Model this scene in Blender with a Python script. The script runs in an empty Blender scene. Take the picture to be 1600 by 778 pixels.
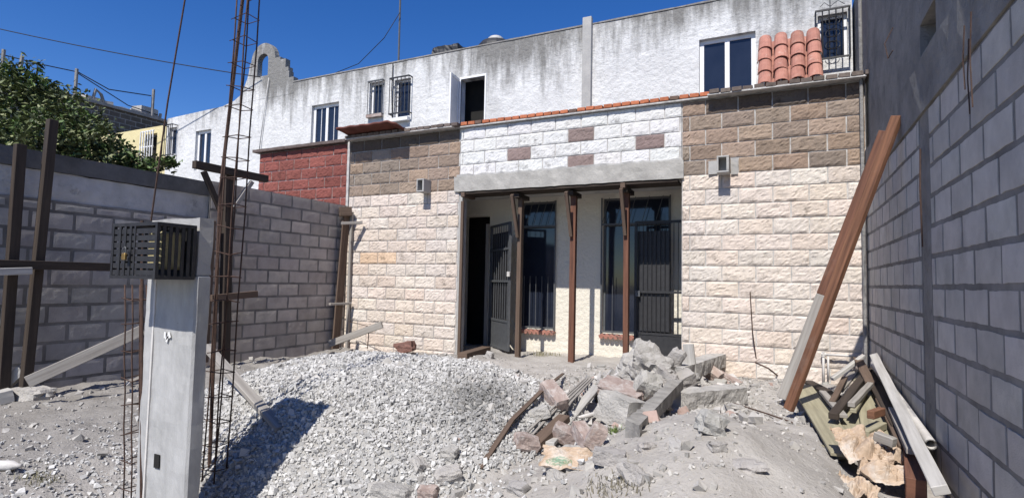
import bpy, bmesh, math, random
import numpy as np
from mathutils import Vector, Matrix, Euler, noise
random.seed(7); rng = np.random.default_rng(7)
sc = bpy.context.scene; COL = sc.collection
# ------------------------------------------------------------------ camera
F_PX, CX, CY = 867.0, 800.0, 389.0
CAM = np.array([0, 0, 1.2])
RM = np.array([[0.8980995, -0.00762026, -0.43972629],
               [0.4393378, 0.06099042, 0.89624911],
               [0.01998944, -0.99810926, 0.05812334]])
cd = bpy.data.cameras.new('camera'); cam = bpy.data.objects.new('camera', cd); COL.objects.link(cam)
cd.sensor_width = 36; cd.lens = F_PX / 1600 * 36; cd.clip_start = 0.05; cd.clip_end = 2000
mr = Matrix([[RM[i][0], -RM[i][1], -RM[i][2]] for i in range(3)]).to_4x4()
cam.matrix_world = Matrix.Translation(Vector(CAM)) @ mr
sc.camera = cam
# ------------------------------------------------------------------ light
LD = Vector((-0.008, 1.0, -1.24)).normalized()
w = bpy.data.worlds.new('World'); sc.world = w; w.use_nodes = True
nt = w.node_tree; nt.nodes.clear()
o = nt.nodes.new('ShaderNodeOutputWorld'); bg = nt.nodes.new('ShaderNodeBackground'); sk = nt.nodes.new('ShaderNodeTexSky')
sk.sky_type = 'NISHITA'; sk.sun_disc = False; sk.sun_elevation = math.asin(-LD.z); sk.sun_rotation = math.atan2(-LD.x, -LD.y)
sk.altitude = 1500; sk.air_density = 1.0; sk.dust_density = 0.3; sk.ozone_density = 2.0
bg.inputs['Strength'].default_value = 0.10
hs_ = nt.nodes.new('ShaderNodeHueSaturation'); hs_.inputs['Hue'].default_value = .514; hs_.inputs['Saturation'].default_value = 1.36; hs_.inputs['Value'].default_value = 1.0
nt.links.new(sk.outputs[0], hs_.inputs['Color']); nt.links.new(hs_.outputs[0], bg.inputs[0]); nt.links.new(bg.outputs[0], o.inputs[0])
sd = bpy.data.lights.new('sun', 'SUN'); sun = bpy.data.objects.new('sun', sd); COL.objects.link(sun)
sd.energy = 4.2; sd.angle = math.radians(0.55); sd.color = (1, .955, .89)
sun.rotation_euler = LD.to_track_quat('-Z', 'Y').to_euler(); sun.location = (2, -6, 12)
sc.view_settings.view_transform = 'Standard'; sc.view_settings.look = 'None'
sc.view_settings.exposure = 0.55; sc.view_settings.gamma = 1; sc.view_settings.use_curve_mapping = False

# ------------------------------------------------------------------ helpers
def at(x, y, X=None, Y=None, Z=None):
    r = RM @ np.array([x - CX, y - CY, F_PX])
    t = (X - CAM[0]) / r[0] if X is not None else ((Y - CAM[1]) / r[1] if Y is not None else (Z - CAM[2]) / r[2])
    return Vector(CAM + r * t)
def fbm(x, y, z=0.0, s=1.0, o_=3):
    a = 1; v = 0
    for i in range(o_):
        v += a * noise.noise(Vector((x * s, y * s, z * s))); s *= 2.1; a *= .5
    return v
def sstep(a, b, x):
    t = min(1, max(0, (x - a) / (b - a))); return t * t * (3 - 2 * t)
def heap(x, y):
    dx = (x + 3.0) / (1.85 if x < -3.0 else 1.66); dy = (y - 3.8) / (1.6 if y < 3.8 else 1.9)
    r = math.sqrt(dx * dx + dy * dy)
    r *= 1 + .08 * noise.noise(Vector((x * .9, y * .9, 3)))
    t = max(0, 2.2 * (1 - r))
    return .505 * (1 - math.exp(-1.6 * t))
def gz(x, y):
    z = -.07 * sstep(-4, -7, x)
    z += heap(x, y)
    if -8 < x < 3: z -= .2 / (1 + math.exp(min(40, (y - 2.75) / .18))) * math.exp(-((x + 2.3) / 1.6) ** 4)
    z += .40 * math.exp(-((x + .42) / .75) ** 2 - ((y - 3.5) / 1.15) ** 2)
    z += .12 * math.exp(-((x + 1.0) / .9) ** 2 - ((y - 6.0) / 1.0) ** 2)
    z += .26 * math.exp(-((x + 1.35) / .42) ** 2 - ((y - 6.05) / .55) ** 2)
    z += .06 * sstep(-.8, .3, x) * sstep(6, 7.5, y)
    z -= .10 * sstep(.18, .42, x) * sstep(1, 2.2, y) * sstep(7.4, 6.6, y)
    if x > -9 and x < 1.2 and y > 0 and y < 9.5:
        z += .05 * fbm(x, y, 0, 1.1) + (.018 + .014 * sstep(-3.5, -5, x)) * fbm(x, y, 5, 7, 4)
    return z
def ground_at(px, py, lift=0.0):
    r = RM @ np.array([px - CX, py - CY, F_PX]); r /= np.linalg.norm(r)
    t = 1.2
    while t < 14:
        p = CAM + r * t
        if p[2] < gz(p[0], p[1]) + lift: break
        t += .01
    return Vector(p)

WL = {}
def tag(o, label=None, cat=None, group=None, kind=None):
    if label: o['label'] = label
    if cat: o['category'] = cat
    if group: o['group'] = group
    if kind: o['kind'] = kind
    return o
def thing(name, label, cat, loc, group=None):
    o = bpy.data.objects.new(name, None); COL.objects.link(o); o.empty_display_size = .1
    o.location = loc; WL[o] = Vector(loc); return tag(o, label, cat, group)

class MB:
    def __init__(s): s.v = []; s.f = []; s.c = []; s.uv = []; s.col = (1, 1, 1); s.nc = 0
    def add(s, vs, fs, col=None, uvs=None):
        n = len(s.v); s.v += [tuple(p) for p in vs]; c = col or s.col
        s.c += [c] * len(vs)
        for i, f in enumerate(fs):
            s.f.append([n + k for k in f]); s.uv.append(uvs[i] if uvs else [(0, 0)] * len(f))
        return s
    def box(s, cen, size, rot=None, col=None):
        hx, hy, hz = size[0] / 2, size[1] / 2, size[2] / 2
        m = rot.to_matrix() if isinstance(rot, Euler) else (rot or Matrix.Identity(3))
        P = [Vector((x, y, z)) for x in (-hx, hx) for y in (-hy, hy) for z in (-hz, hz)]
        fs = [(0, 1, 3, 2), (4, 6, 7, 5), (0, 4, 5, 1), (2, 3, 7, 6), (0, 2, 6, 4), (1, 5, 7, 3)]
        L = max(range(3), key=lambda i: size[i]); o2 = [i for i in range(3) if i != L]
        off = random.random() * 20
        uvs = [[(P[k][L] + off, P[k][o2[0]] * 1.0 + P[k][o2[1]] * 1.3 + off) for k in f] for f in fs]
        return s.add([m @ p + Vector(cen) for p in P], fs, col, uvs)
    def b2(s, a, b, col=None):
        return s.box([(a[i] + b[i]) / 2 for i in range(3)], [abs(b[i] - a[i]) for i in range(3)], None, col)
    def bar(s, p0, p1, w_, t_, up=(0, 0, 1), col=None, nseg=1, warp=0):
        """board between two points: w_ across, t_ along 'up'"""
        p0, p1 = Vector(p0), Vector(p1); d = (p1 - p0); L = d.length; d.normalize()
        sd_ = d.cross(Vector(up)).normalized(); u = sd_.cross(d).normalized()
        off = random.random() * 20; n = max(1, nseg); vs = []; fs = []; uvs = []
        for i in range(n + 1):
            q = p0 + d * L * i / n
            if warp and 0 < i < n: q = q + sd_ * random.uniform(-warp, warp) + u * random.uniform(-warp, warp)
            for a, b in ((-1, -1), (1, -1), (1, 1), (-1, 1)):
                vs.append(q + sd_ * a * w_ / 2 + u * b * t_ / 2)
        for i in range(n):
            for k in range(4):
                k2 = (k + 1) % 4; a = i * 4
                fs.append((a + k, a + k2, a + 4 + k2, a + 4 + k))
                v0, v1 = k * .37 + off, k * .37 + off + (w_ if k % 2 == 0 else t_)
                uvs.append([(L * i / n + off, v0), (L * i / n + off, v1), (L * (i + 1) / n + off, v1), (L * (i + 1) / n + off, v0)])
        fs += [(3, 2, 1, 0), (n * 4, n * 4 + 1, n * 4 + 2, n * 4 + 3)]
        e = [(off, off), (off + .03, off), (off + .03, off + .05), (off, off + .05)]; uvs += [e, e]
        return s.add(vs, fs, col, uvs)
    def tube(s, pts, r, seg=6, col=None, hollow=0):
        pts = [Vector(p) for p in pts]; vs = []; fs = []; n = len(pts)
        rr = r if isinstance(r, (list, tuple)) else [r] * n
        ref = Vector((.31, .2, .93)).normalized()
        for i, p in enumerate(pts):
            d = (pts[min(i + 1, n - 1)] - pts[max(i - 1, 0)]).normalized()
            a = d.cross(ref)
            if a.length < .1: a = d.cross(Vector((1, 0, 0)))
            a.normalize(); b = d.cross(a)
            for k in range(seg):
                t = 2 * math.pi * k / seg
                vs.append(p + (a * math.cos(t) + b * math.sin(t)) * rr[i])
        for i in range(n - 1):
            for k in range(seg):
                k2 = (k + 1) % seg
                fs.append((i * seg + k, i * seg + k2, (i + 1) * seg + k2, (i + 1) * seg + k))
        if not hollow:
            fs += [tuple(range(seg))[::-1], tuple((n - 1) * seg + k for k in range(seg))]
        return s.add(vs, fs, col)
    def prism(s, outline, mapf, d0, d1, col=None):
        """outline 2D polygon -> mapf(u,v,d) 3D, extruded d0..d1"""
        n = len(outline)
        vs = [mapf(u, v, d0) for u, v in outline] + [mapf(u, v, d1) for u, v in outline]
        fs = [tuple(range(n))[::-1], tuple(range(n, 2 * n))] + [(i, (i + 1) % n, (i + 1) % n + n, i + n) for i in range(n)]
        return s.add(vs, fs, col)
    def build(s, name, mat, parent=None, bevel=0, smooth=False, origin=None):
        me = bpy.data.meshes.new(name)
        V = np.array(s.v, dtype=float)
        og = np.array([(V[:, 0].min() + V[:, 0].max()) / 2, (V[:, 1].min() + V[:, 1].max()) / 2, V[:, 2].min()]) if origin is None else np.array(origin)
        me.from_pydata((V - og).tolist(), [], s.f); 
        ca = me.color_attributes.new('Col', 'FLOAT_COLOR', 'POINT')
        C4 = np.ones((len(V), 4)); C4[:, :3] = np.array(s.c); ca.data.foreach_set('color', C4.ravel())
        uvl = me.uv_layers.new(name='UVMap'); fl = []
        for u in s.uv:
            for q in u: fl += [q[0], q[1]]
        uvl.data.foreach_set('uv', fl)
        me.materials.append(mat)
        if smooth: me.polygons.foreach_set('use_smooth', [True] * len(me.polygons))
        bm = bmesh.new(); bm.from_mesh(me); bmesh.ops.recalc_face_normals(bm, faces=bm.faces); bm.to_mesh(me); bm.free()
        me.update()
        o = bpy.data.objects.new(name, me); COL.objects.link(o)
        ogv = Vector(og); WL[o] = ogv
        if parent: o.parent = parent; o.location = ogv - WL[parent]
        else: o.location = ogv
        if bevel:
            b = o.modifiers.new('bevel', 'BEVEL'); b.width = bevel; b.segments = 1; b.limit_method = 'ANGLE'; b.angle_limit = .6
        return o

def mat(name, c1, c2=None, scale=6, rough=.9, bump=.3, bscale=40, wood=False, metal=0, vcol=True, coord='Object', bdist=.01,
        spots=None, detail=6, spec=.3, c3=None, stretch=None):
    m = bpy.data.materials.new(name); m.use_nodes = True; nt = m.node_tree; N = nt.nodes; L = nt.links
    b = N['Principled BSDF']; b.inputs['Roughness'].default_value = rough; b.inputs['Metallic'].default_value = metal
    b.inputs['Specular IOR Level'].default_value = spec
    c2 = c2 or tuple(x * .75 for x in c1)
    tc = N.new('ShaderNodeTexCoord'); mp = N.new('ShaderNodeMapping')
    if coord == 'World':
        g = N.new('ShaderNodeNewGeometry'); L.new(g.outputs['Position'], mp.inputs[0])
    else: L.new(tc.outputs['UV' if wood else coord], mp.inputs[0])
    if wood: mp.inputs['Scale'].default_value = (1.5, 28, 1)
    if stretch: mp.inputs['Scale'].default_value = stretch
    n1 = N.new('ShaderNodeTexNoise'); n1.inputs['Scale'].default_value = scale; n1.inputs['Detail'].default_value = detail; n1.inputs['Roughness'].default_value = .62
    L.new(mp.outputs[0], n1.inputs['Vector'])
    r = N.new('ShaderNodeValToRGB'); r.color_ramp.elements[0].position = .33; r.color_ramp.elements[1].position = .68
    r.color_ramp.elements[0].color = (*c2, 1); r.color_ramp.elements[1].color = (*c1, 1)
    L.new(n1.outputs['Fac'], r.inputs[0]); out = r.outputs[0]
    def mix(a, bcol, fac, mode='MIX'):
        mx = N.new('ShaderNodeMix'); mx.data_type = 'RGBA'; mx.blend_type = mode
        L.new(fac, mx.inputs[0]) if hasattr(fac, 'links') else setattr(mx.inputs[0], 'default_value', fac)
        L.new(a, mx.inputs[6])
        if hasattr(bcol, 'links'): L.new(bcol, mx.inputs[7])
        else: mx.inputs[7].default_value = (*bcol, 1)
        return mx.outputs[2]
    if spots:   # (colour, scale, lo, hi, amount)
        for (sc_, ss, lo, hi, am) in spots:
            n2 = N.new('ShaderNodeTexNoise'); n2.inputs['Scale'].default_value = ss; n2.inputs['Detail'].default_value = 8; n2.inputs['Roughness'].default_value = .7
            mp2 = N.new('ShaderNodeMapping'); mp2.inputs['Location'].default_value = (ss, 3.1, 7.7)
            src = mp.inputs[0].links[0].from_socket; L.new(src, mp2.inputs[0]); L.new(mp2.outputs[0], n2.inputs['Vector'])
            mr_ = N.new('ShaderNodeMapRange'); mr_.inputs[1].default_value = lo; mr_.inputs[2].default_value = hi; mr_.inputs[4].default_value = am
            L.new(n2.outputs['Fac'], mr_.inputs[0]); out = mix(out, sc_, mr_.outputs[0])
    if vcol:
        va = N.new('ShaderNodeVertexColor'); va.layer_name = 'Col'; out = mix(out, va.outputs[0], 1.0, 'MULTIPLY')
    L.new(out, b.inputs['Base Color'])
    if bump:
        n3 = N.new('ShaderNodeTexNoise'); n3.inputs['Scale'].default_value = bscale; n3.inputs['Detail'].default_value = 8; n3.inputs['Roughness'].default_value = .65
        L.new(mp.outputs[0] if wood or stretch else mp.inputs[0].links[0].from_socket, n3.inputs['Vector'])
        bp = N.new('ShaderNodeBump'); bp.inputs['Strength'].default_value = bump; bp.inputs['Distance'].default_value = bdist
        L.new(n3.outputs['Fac'], bp.inputs['Height']); L.new(bp.outputs[0], b.inputs['Normal'])
    m['_out'] = 0
    return m

M = {}
M['split'] = mat('split_face_block', (1, .99, .98), (.86, .85, .84), 9, .95, .8, 75, bdist=.010, coord='World',
                 spots=[((.28, .27, .26), 6, .56, .70, .7), ((.45, .43, .41), 34, .54, .68, .6)])
M['mortar'] = mat('mortar', (.56, .54, .515), (.32, .31, .30), 12, .95, .6, 60, coord='World')
M['cmu'] = mat('grey_block', (1, 1, 1), (.78, .78, .78), 6, .95, 1.0, 110, bdist=.008, coord='World',
               spots=[((.52, .51, .50), 2.2, .55, .72, .5), ((1.25, 1.24, 1.2), 3.1, .62, .72, .4)])
M['cmu_mortar'] = mat('dark_mortar', (.26, .25, .24), (.13, .125, .12), 3, .95, .6, 60, coord='World')
M['concrete'] = mat('concrete', (.42, .41, .39), (.33, .325, .315), 5, .92, .5, 45, coord='World', spots=[((.17, .165, .16), 9, .62, .75, .5)])
M['lintel'] = mat('lintel_concrete', (.42, .405, .375), (.30, .29, .27), 5, .92, .7, 30, bdist=.012, coord='World', spots=[((.20, .195, .18), 6, .58, .7, .6)])
M['plaster_dark'] = mat('rough_plaster', (.29, .28, .265), (.17, .165, .16), 3, .95, .9, 14, bdist=.03, coord='World', spots=[((.06, .06, .06), 6, .58, .72, .6)])
M['cap'] = mat('sooty_concrete', (.15, .148, .148), (.08, .08, .08), 3, .95, .7, 20, bdist=.015, coord='World')
M['plaster_grey'] = mat('wall_plaster', (.56, .55, .535), (.40, .395, .385), 4, .95, .9, 18, bdist=.02, coord='World', spots=[((.10, .10, .10), 5, .56, .72, .7)])
M['wood_dark'] = mat('dark_timber', (.062, .047, .037), (.03, .023, .019), 1, .85, .4, 2, wood=True, bdist=.004)
M['wood_red'] = mat('reddish_timber', (.19, .088, .055), (.085, .040, .028), 1, .85, .6, 2, wood=True, bdist=.006, spots=[((.26, .22, .19), .6, .56, .76, .5), ((.04, .025, .02), 2.3, .62, .7, .8)])
M['wood_orange'] = mat('orange_timber', (.24, .115, .065), (.10, .048, .03), 1, .85, .6, 2, wood=True, bdist=.006, spots=[((.30, .26, .22), .5, .55, .75, .6), ((.05, .03, .02), 2.3, .62, .7, .8)])
M['wood_grey'] = mat('weathered_timber', (.36, .34, .31), (.22, .20, .18), 1, .9, .5, 2, wood=True, bdist=.004)
M['wood_olive'] = mat('olive_timber', (.36, .33, .23), (.22, .20, .14), 1, .9, .5, 2, wood=True, bdist=.004)
M['wood_brown'] = mat('brown_timber', (.15, .105, .078), (.08, .056, .042), 1, .9, .5, 2, wood=True, bdist=.004)
M['rust'] = mat('rusty_steel', (.10, .06, .045), (.055, .036, .03), 30, .85, .4, 80, metal=.2)
M['black_metal'] = mat('black_painted_metal', (.03, .03, .032), (.016, .016, .018), 14, .55, .2, 60, spec=.5)
M['grey_metal'] = mat('grey_painted_metal', (.10, .105, .11), (.07, .073, .078), 14, .5, .2, 60, spec=.5)
M['brass'] = mat('brass', (.5, .33, .12), (.35, .22, .08), 20, .4, .1, 60, metal=.8)
M['glass'] = mat('window_glass', (.02, .025, .04), (.012, .016, .028), 2, .06, .05, 3, spec=.6, bdist=.002)
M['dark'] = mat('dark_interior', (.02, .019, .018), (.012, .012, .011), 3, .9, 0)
M['white_frame'] = mat('white_frame', (.78, .78, .78), (.68, .68, .68), 9, .5, .1, 50)
M['brick'] = mat('clay_brick', (1, 1, 1), (.7, .68, .66), 20, .9, .5, 70, coord='World', spots=[((.2, .17, .15), 9, .56, .7, .6)])
M['tile'] = mat('roof_tile', (.43, .205, .155), (.31, .14, .108), 8, .85, .3, 60, spots=[((.12, .09, .08), 7, .56, .68, .8), ((.52, .40, .34), 14, .56, .72, .5)])
M['tile_dark'] = mat('dark_red_tile', (.15, .05, .036), (.09, .034, .027), 8, .8, .3, 60)
M['cream'] = mat('yellow_plaster', (.66, .58, .33), (.56, .48, .27), 3, .9, .8, 16, bdist=.02, coord='World')
M['rubble'] = mat('broken_concrete', (.45, .43, .405), (.34, .325, .305), 7, .95, 1.0, 45, bdist=.02, spots=[((.24, .23, .22), 15, .60, .74, .5)])
M['rubble_dark'] = mat('dark_concrete', (.34, .325, .305), (.20, .19, .18), 7, .95, .9, 30, bdist=.02)
M['rubble_red'] = mat('dark_red_concrete', (.27, .14, .11), (.16, .09, .075), 8, .95, .9, 35, bdist=.015)
M['rubble_pink'] = mat('dusty_brick', (.40, .33, .295), (.27, .20, .175), 8, .95, .9, 35, bdist=.015, spots=[((.52, .49, .46), 10, .50, .66, .8)])
M['stone'] = mat('gravel_stone', (1, 1, 1), (.8, .8, .8), 20, .9, .3, 90)
M['bag'] = mat('kraft_paper', (.50, .39, .29), (.38, .285, .205), 9, .85, .6, 22, bdist=.01, spots=[((.56, .52, .47), 6, .52, .66, .7)])
M['pvc'] = mat('dusty_pvc', (.62, .60, .57), (.46, .44, .42), 8, .6, .2, 50)
M['leaf'] = mat('leaf', (1, 1, 1), (.7, .72, .7), 2, .6, 0, spec=.4)
M['bark'] = mat('bark', (.12, .10, .08), (.07, .06, .05), 12, .95, .6, 40)
M['cable'] = mat('cable', (.02, .02, .022), (.015, .015, .016), 10, .7, 0)
M['white_plank'] = mat('whitewashed_timber', (.50, .485, .46), (.33, .315, .29), 1, .85, .5, 2, wood=True, bdist=.004)

# white house plaster: painted white, with rain stains running down from the parapet
def house_mat():
    m = mat('white_plaster', (.66, .66, .65), (.54, .54, .535), 1.6, .9, 1.0, 9, bdist=.035, coord='World', vcol=False,
            spots=[((.36, .355, .34), 1.3, .54, .76, .5)])
    nt = m.node_tree; N = nt.nodes; L = nt.links; b = N['Principled BSDF']
    src = b.inputs['Base Color'].links[0].from_socket
    g = N.new('ShaderNodeNewGeometry'); sp = N.new('ShaderNodeSeparateXYZ'); L.new(g.outputs['Position'], sp.inputs[0])
    mp = N.new('ShaderNodeMapping'); mp.inputs['Scale'].default_value = (4.5, 2, .8); L.new(g.outputs['Position'], mp.inputs[0])
    n = N.new('ShaderNodeTexNoise'); n.inputs['Scale'].default_value = 1; n.inputs['Detail'].default_value = 7; n.inputs['Roughness'].default_value = .66; L.new(mp.outputs[0], n.inputs[0])
    nb = N.new('ShaderNodeTexNoise'); nb.inputs['Scale'].default_value = .45; nb.inputs['Detail'].default_value = 3; L.new(g.outputs['Position'], nb.inputs[0])
    h = N.new('ShaderNodeMapRange'); h.inputs[1].default_value = 4.3; h.inputs[2].default_value = 5.75; h.inputs[3].default_value = -.22; h.inputs[4].default_value = .17; L.new(sp.outputs[2], h.inputs[0])
    a = N.new('ShaderNodeMath'); a.operation = 'ADD'; L.new(n.outputs[0], a.inputs[0]); L.new(h.outputs[0], a.inputs[1])
    nb2 = N.new('ShaderNodeMapRange'); nb2.inputs[1].default_value = .35; nb2.inputs[2].default_value = .65; nb2.inputs[3].default_value = -.10; nb2.inputs[4].default_value = .10; L.new(nb.outputs[0], nb2.inputs[0])
    a2 = N.new('ShaderNodeMath'); a2.operation = 'ADD'; L.new(a.outputs[0], a2.inputs[0]); L.new(nb2.outputs[0], a2.inputs[1])
    k = N.new('ShaderNodeMapRange'); k.inputs[1].default_value = .43; k.inputs[2].default_value = .70; k.inputs[4].default_value = .85; L.new(a2.outputs[0], k.inputs[0])
    mx = N.new('ShaderNodeMix'); mx.data_type = 'RGBA'; L.new(k.outputs[0], mx.inputs[0]); L.new(src, mx.inputs[6]); mx.inputs[7].default_value = (.13, .125, .115, 1)
    lo = N.new('ShaderNodeMath'); lo.operation = 'LESS_THAN'; lo.inputs[1].default_value = 2.95; L.new(sp.outputs[2], lo.inputs[0])
    m2 = N.new('ShaderNodeMix'); m2.data_type = 'RGBA'; L.new(lo.outputs[0], m2.inputs[0]); L.new(mx.outputs[2], m2.inputs[6]); m2.inputs[7].default_value = (.68, .64, .55, 1)
    L.new(m2.outputs[2], b.inputs['Base Color'])
    return m
M['house'] = house_mat()

# ------------------------------------------------------------------ ground
def axis(lo, hi, st, far):
    a = list(np.arange(lo, hi + 1e-6, st)); s = st; x = lo
    left = []
    while x > -far: s *= 1.5; x -= s; left.append(x)
    s = st; x = a[-1]; right = []
    while x < far: s *= 1.5; x += s; right.append(x)
    return left[::-1] + a + right
xs = axis(-7.4, 1.1, .045, 400); ys = axis(.7, 9.0, .045, 400)
mb = MB(); nx, ny = len(xs), len(ys)
gcol = []
for y in ys:
    for x in xs:
        mb.v.append((x, y, gz(x, y)))
        k = sstep(.0, .10, heap(x, y)) if -8 < x < 2 else 0
        d = .5 + .5 * noise.noise(Vector((x * 1.3, y * 1.3, 9)))
        wet = 0
        c = np.array((.47, .445, .415)) * (1 - .16 * d)
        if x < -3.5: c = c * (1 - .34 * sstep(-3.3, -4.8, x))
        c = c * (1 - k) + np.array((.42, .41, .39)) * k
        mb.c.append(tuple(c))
for j in range(ny - 1):
    for i in range(nx - 1):
        a = j * nx + i; mb.f.append([a, a + 1, a + 1 + nx, a + nx]); mb.uv.append([(0, 0)] * 4)
M['dirt'] = mat('dusty_soil', (1, 1, 1), (.78, .77, .76), 3.2, .97, .9, 38, bdist=.022, coord='World', detail=10,
                spots=[((.55, .53, .50), 26, .58, .7, .5), ((.52, .48, .43), 1.4, .56, .7, .55)])
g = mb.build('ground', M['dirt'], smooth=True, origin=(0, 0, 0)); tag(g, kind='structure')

# ------------------------------------------------------------------ walls of blocks
def vn(p, s=1.0): return noise.noise(Vector(p) * s)
def block_wall(mb_b, mb_m, o, u, n, length, z0, z1, colf, bw=.41, bh=.205, off=0.0, rough=.012, gap=.013, res=(14, 8), skip=None, recess=.012, sub=True):
    """blocks in courses on the plane through o along u, facing n. Mortar sheet recessed."""
    o, u, n = Vector(o), Vector(u), Vector(n)
    r = 0; z = z0
    while z < z1 - .02:
        zt = min(z + bh, z1); s = -off - (bw / 2 if r % 2 else 0)
        while s < length:
            a = max(0, s); b = min(length, s + bw); s += bw
            if b - a < .04: continue
            if skip and skip((a + b) / 2, (z + zt) / 2): continue
            j = random.uniform(-.003, .003); g_ = gap / 2
            a2, b2, c2, d2 = a + g_ + abs(j), b - g_, z + g_, zt - g_ + random.uniform(-.003, .001)
            mx, mz = res; vs = []; fs = []
            if not sub: mx, mz = 8, 4
            seed = random.random() * 50; proud = random.uniform(.0, rough * .5) if rough else random.uniform(0, .004)
            for q in range(mz + 1):
                for p in range(mx + 1):
                    uu = a2 + (b2 - a2) * p / mx; zz = c2 + (d2 - c2) * q / mz
                    e = min(p, mx - p, q, mz - q)
                    d = 0
                    if rough:
                        if e > 0: d = proud + rough * .5 + rough * (.75 * noise.noise(Vector((uu * 7 + seed, zz * 9, seed))) + .55 * noise.noise(Vector((uu * 24 + seed, zz * 34 + seed, 1))) + .7 * noise.noise(Vector((uu * 60, zz * 80 + seed, 1))))
                        else: d = .001
                        if e == 0: uu += .004 * noise.noise(Vector((uu * 20, zz * 20, seed))); zz += .005 * noise.noise(Vector((uu * 20, zz * 20, 9 + seed)))
                    else:
                        d = proud * 1 + (.0015 * noise.noise(Vector((uu * 20, zz * 20, seed))) if e else -.0015)
                        if e == 0: uu += .007 * noise.noise(Vector((uu * 14, zz * 9, seed))); zz += .006 * noise.noise(Vector((uu * 12, zz * 8, 9 + seed)))
                    vs.append(o + u * uu + Vector((0, 0, zz)) + n * d)
            for q in range(mz):
                for p in range(mx):
                    k = q * (mx + 1) + p; fs.append((k, k + 1, k + mx + 2, k + mx + 1))
            # rim back to the mortar
            rim = [p for p in range(mx + 1)] + [(q + 1) * (mx + 1) - 1 for q in range(1, mz + 1)] + [mz * (mx + 1) + p for p in range(mx - 1, -1, -1)] + [q * (mx + 1) for q in range(mz - 1, 0, -1)]
            k0 = len(vs); vs += [vs[i] - n * (recess + .01) for i in rim]; R_ = len(rim)
            for i in range(R_): fs.append((rim[i], rim[(i + 1) % R_], k0 + (i + 1) % R_, k0 + i))
            mb_b.add(vs, fs, colf((a + b) / 2, (z + zt) / 2))
        z = zt; r += 1
def jit(c, a=.08):
    k = 1 + random.uniform(-a, a); return tuple(max(0, x * k * (1 + random.uniform(-.012, .012))) for x in c)

FY = 7.8; HY = 9.0
BEIGE = (.66, .585, .515); BROWN = (.31, .24, .19); WHITE = (.70, .70, .69); RED = (.25, .085, .07)
fac = thing('facade_wall', 'unfinished front wall of beige, brown and white split-face blocks round the doorway', 'wall', (-3.1, FY + .07, 0))
Zb = 2.69
def fcol(x0):
    def f(s, z):
        x = x0 + s
        if z > Zb:
            q = jit(BROWN, .2); e = random.uniform(-.018, .018); k_ = .45 if z > 3.53 and random.random() < .8 else 1; return tuple(v_ * k_ for v_ in (q[0] + e, q[1], q[2] - e * .5))  # most top brown blocks coloured darker: deepens the cornice shade, plus soot stain
        if abs(z - 1.56) < .1 and abs(x + 6.45) < .3: return jit((.66, .50, .36), .05)
        q = jit(BEIGE, .07); e = random.uniform(-.03, .03); return (q[0], q[1] + e * .6, q[2] + e)
    return f
z00 = Zb - 14 * .205
for nm, xa, xb, lab in (('left', -7.2, -4.82, 'block panel left of the doorway, beige below and brown above'), ('right', -1.25, .9, 'block panel right of the doorway, beige below and brown above')):
    b = MB(); m = MB()
    skip = (lambda s, z: z > Zb and s + -7.2 > -7.2 + 99) 
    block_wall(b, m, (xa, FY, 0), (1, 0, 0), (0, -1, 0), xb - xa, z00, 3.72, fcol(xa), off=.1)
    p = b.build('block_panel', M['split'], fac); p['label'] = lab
    m.b2((xa, FY + .008, -.3), (xb, FY + .15, 3.72)); m.build('mortar_backing', M['mortar'], fac)
b = MB(); m = MB()
browns = [(1.13, 3.52), (2.95, 3.32), (.48, 3.12), (1.95, 3.32), (1.25, 3.12), (1.9, 2.95), (2.6, 3.1)]
BRN = [(at(*q, Y=FY).x + 4.82, at(*q, Y=FY).z) for q in ((893, 208), (998, 218), (797, 238), (890, 250))]
def wcol(s, z):
    return jit((.27, .205, .19), .1) if any(abs(s - a) < .205 and abs(z - c_) < .103 for a, c_ in BRN) else jit(WHITE, .03)
block_wall(b, m, (-4.82, FY, 0), (1, 0, 0), (0, -1, 0), 3.57, 2.90, 3.72, wcol, off=.15, rough=.009)
p = b.build('block_panel', M['split'], fac); p['label'] = 'white block panel with a few brown blocks above the lintel'
m.b2((-4.815, FY + .008, 2.84), (-1.255, FY + .15, 3.72)); m.build('mortar_backing', M['mortar'], fac)
# lintel: lumpy cast concrete
def lumpy(p0, p1, amp, res=.06, sc_=7, seed=0):
    """box with displaced skin"""
    bm = bmesh.new(); bmesh.ops.create_cube(bm, size=1)
    d = [abs(p1[i] - p0[i]) for i in range(3)]
    c_ = Vector([(p1[i] + p0[i]) / 2 for i in range(3)])
    bm.verts.ensure_lookup_table()
    for v in bm.verts: v.co = Vector([v.co[i] * d[i] for i in range(3)])
    for ax in range(3):
        k = min(60, int(d[ax] / res))
        if k > 1:
            for i in range(1, k):
                t = -d[ax] / 2 + d[ax] * i / k; no = [0, 0, 0]; no[ax] = 1; co = [0, 0, 0]; co[ax] = t
                bmesh.ops.bisect_plane(bm, geom=bm.verts[:] + bm.edges[:] + bm.faces[:], plane_co=co, plane_no=no)
    bm.normal_update()
    vs = []; bm.verts.index_update()
    for v in bm.verts:
        q = v.co + c_
        n1 = noise.noise(Vector(q) * sc_ + Vector((seed, 0, 0))); n2 = noise.noise(Vector(q) * sc_ * 3 + Vector((0, seed, 0)))
        vs.append(q + v.normal * amp * (n1 + .5 * n2))
    fs = [tuple(v.index for v in f.verts) for f in bm.faces]; bm.free()
    return vs, fs
b = MB(); b.add(*lumpy((-4.9, FY - .04, 2.655), (-1.22, FY + .12, 2.905), .010)); p = b.build('lintel', M['lintel'], fac)
b = MB(); b.add(*lumpy((-4.86, FY - .022, 2.895), (-1.24, FY + .01, 2.935), .022, .05, 8, 3)); b.build('mortar_strip', M['concrete'], fac)
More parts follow.
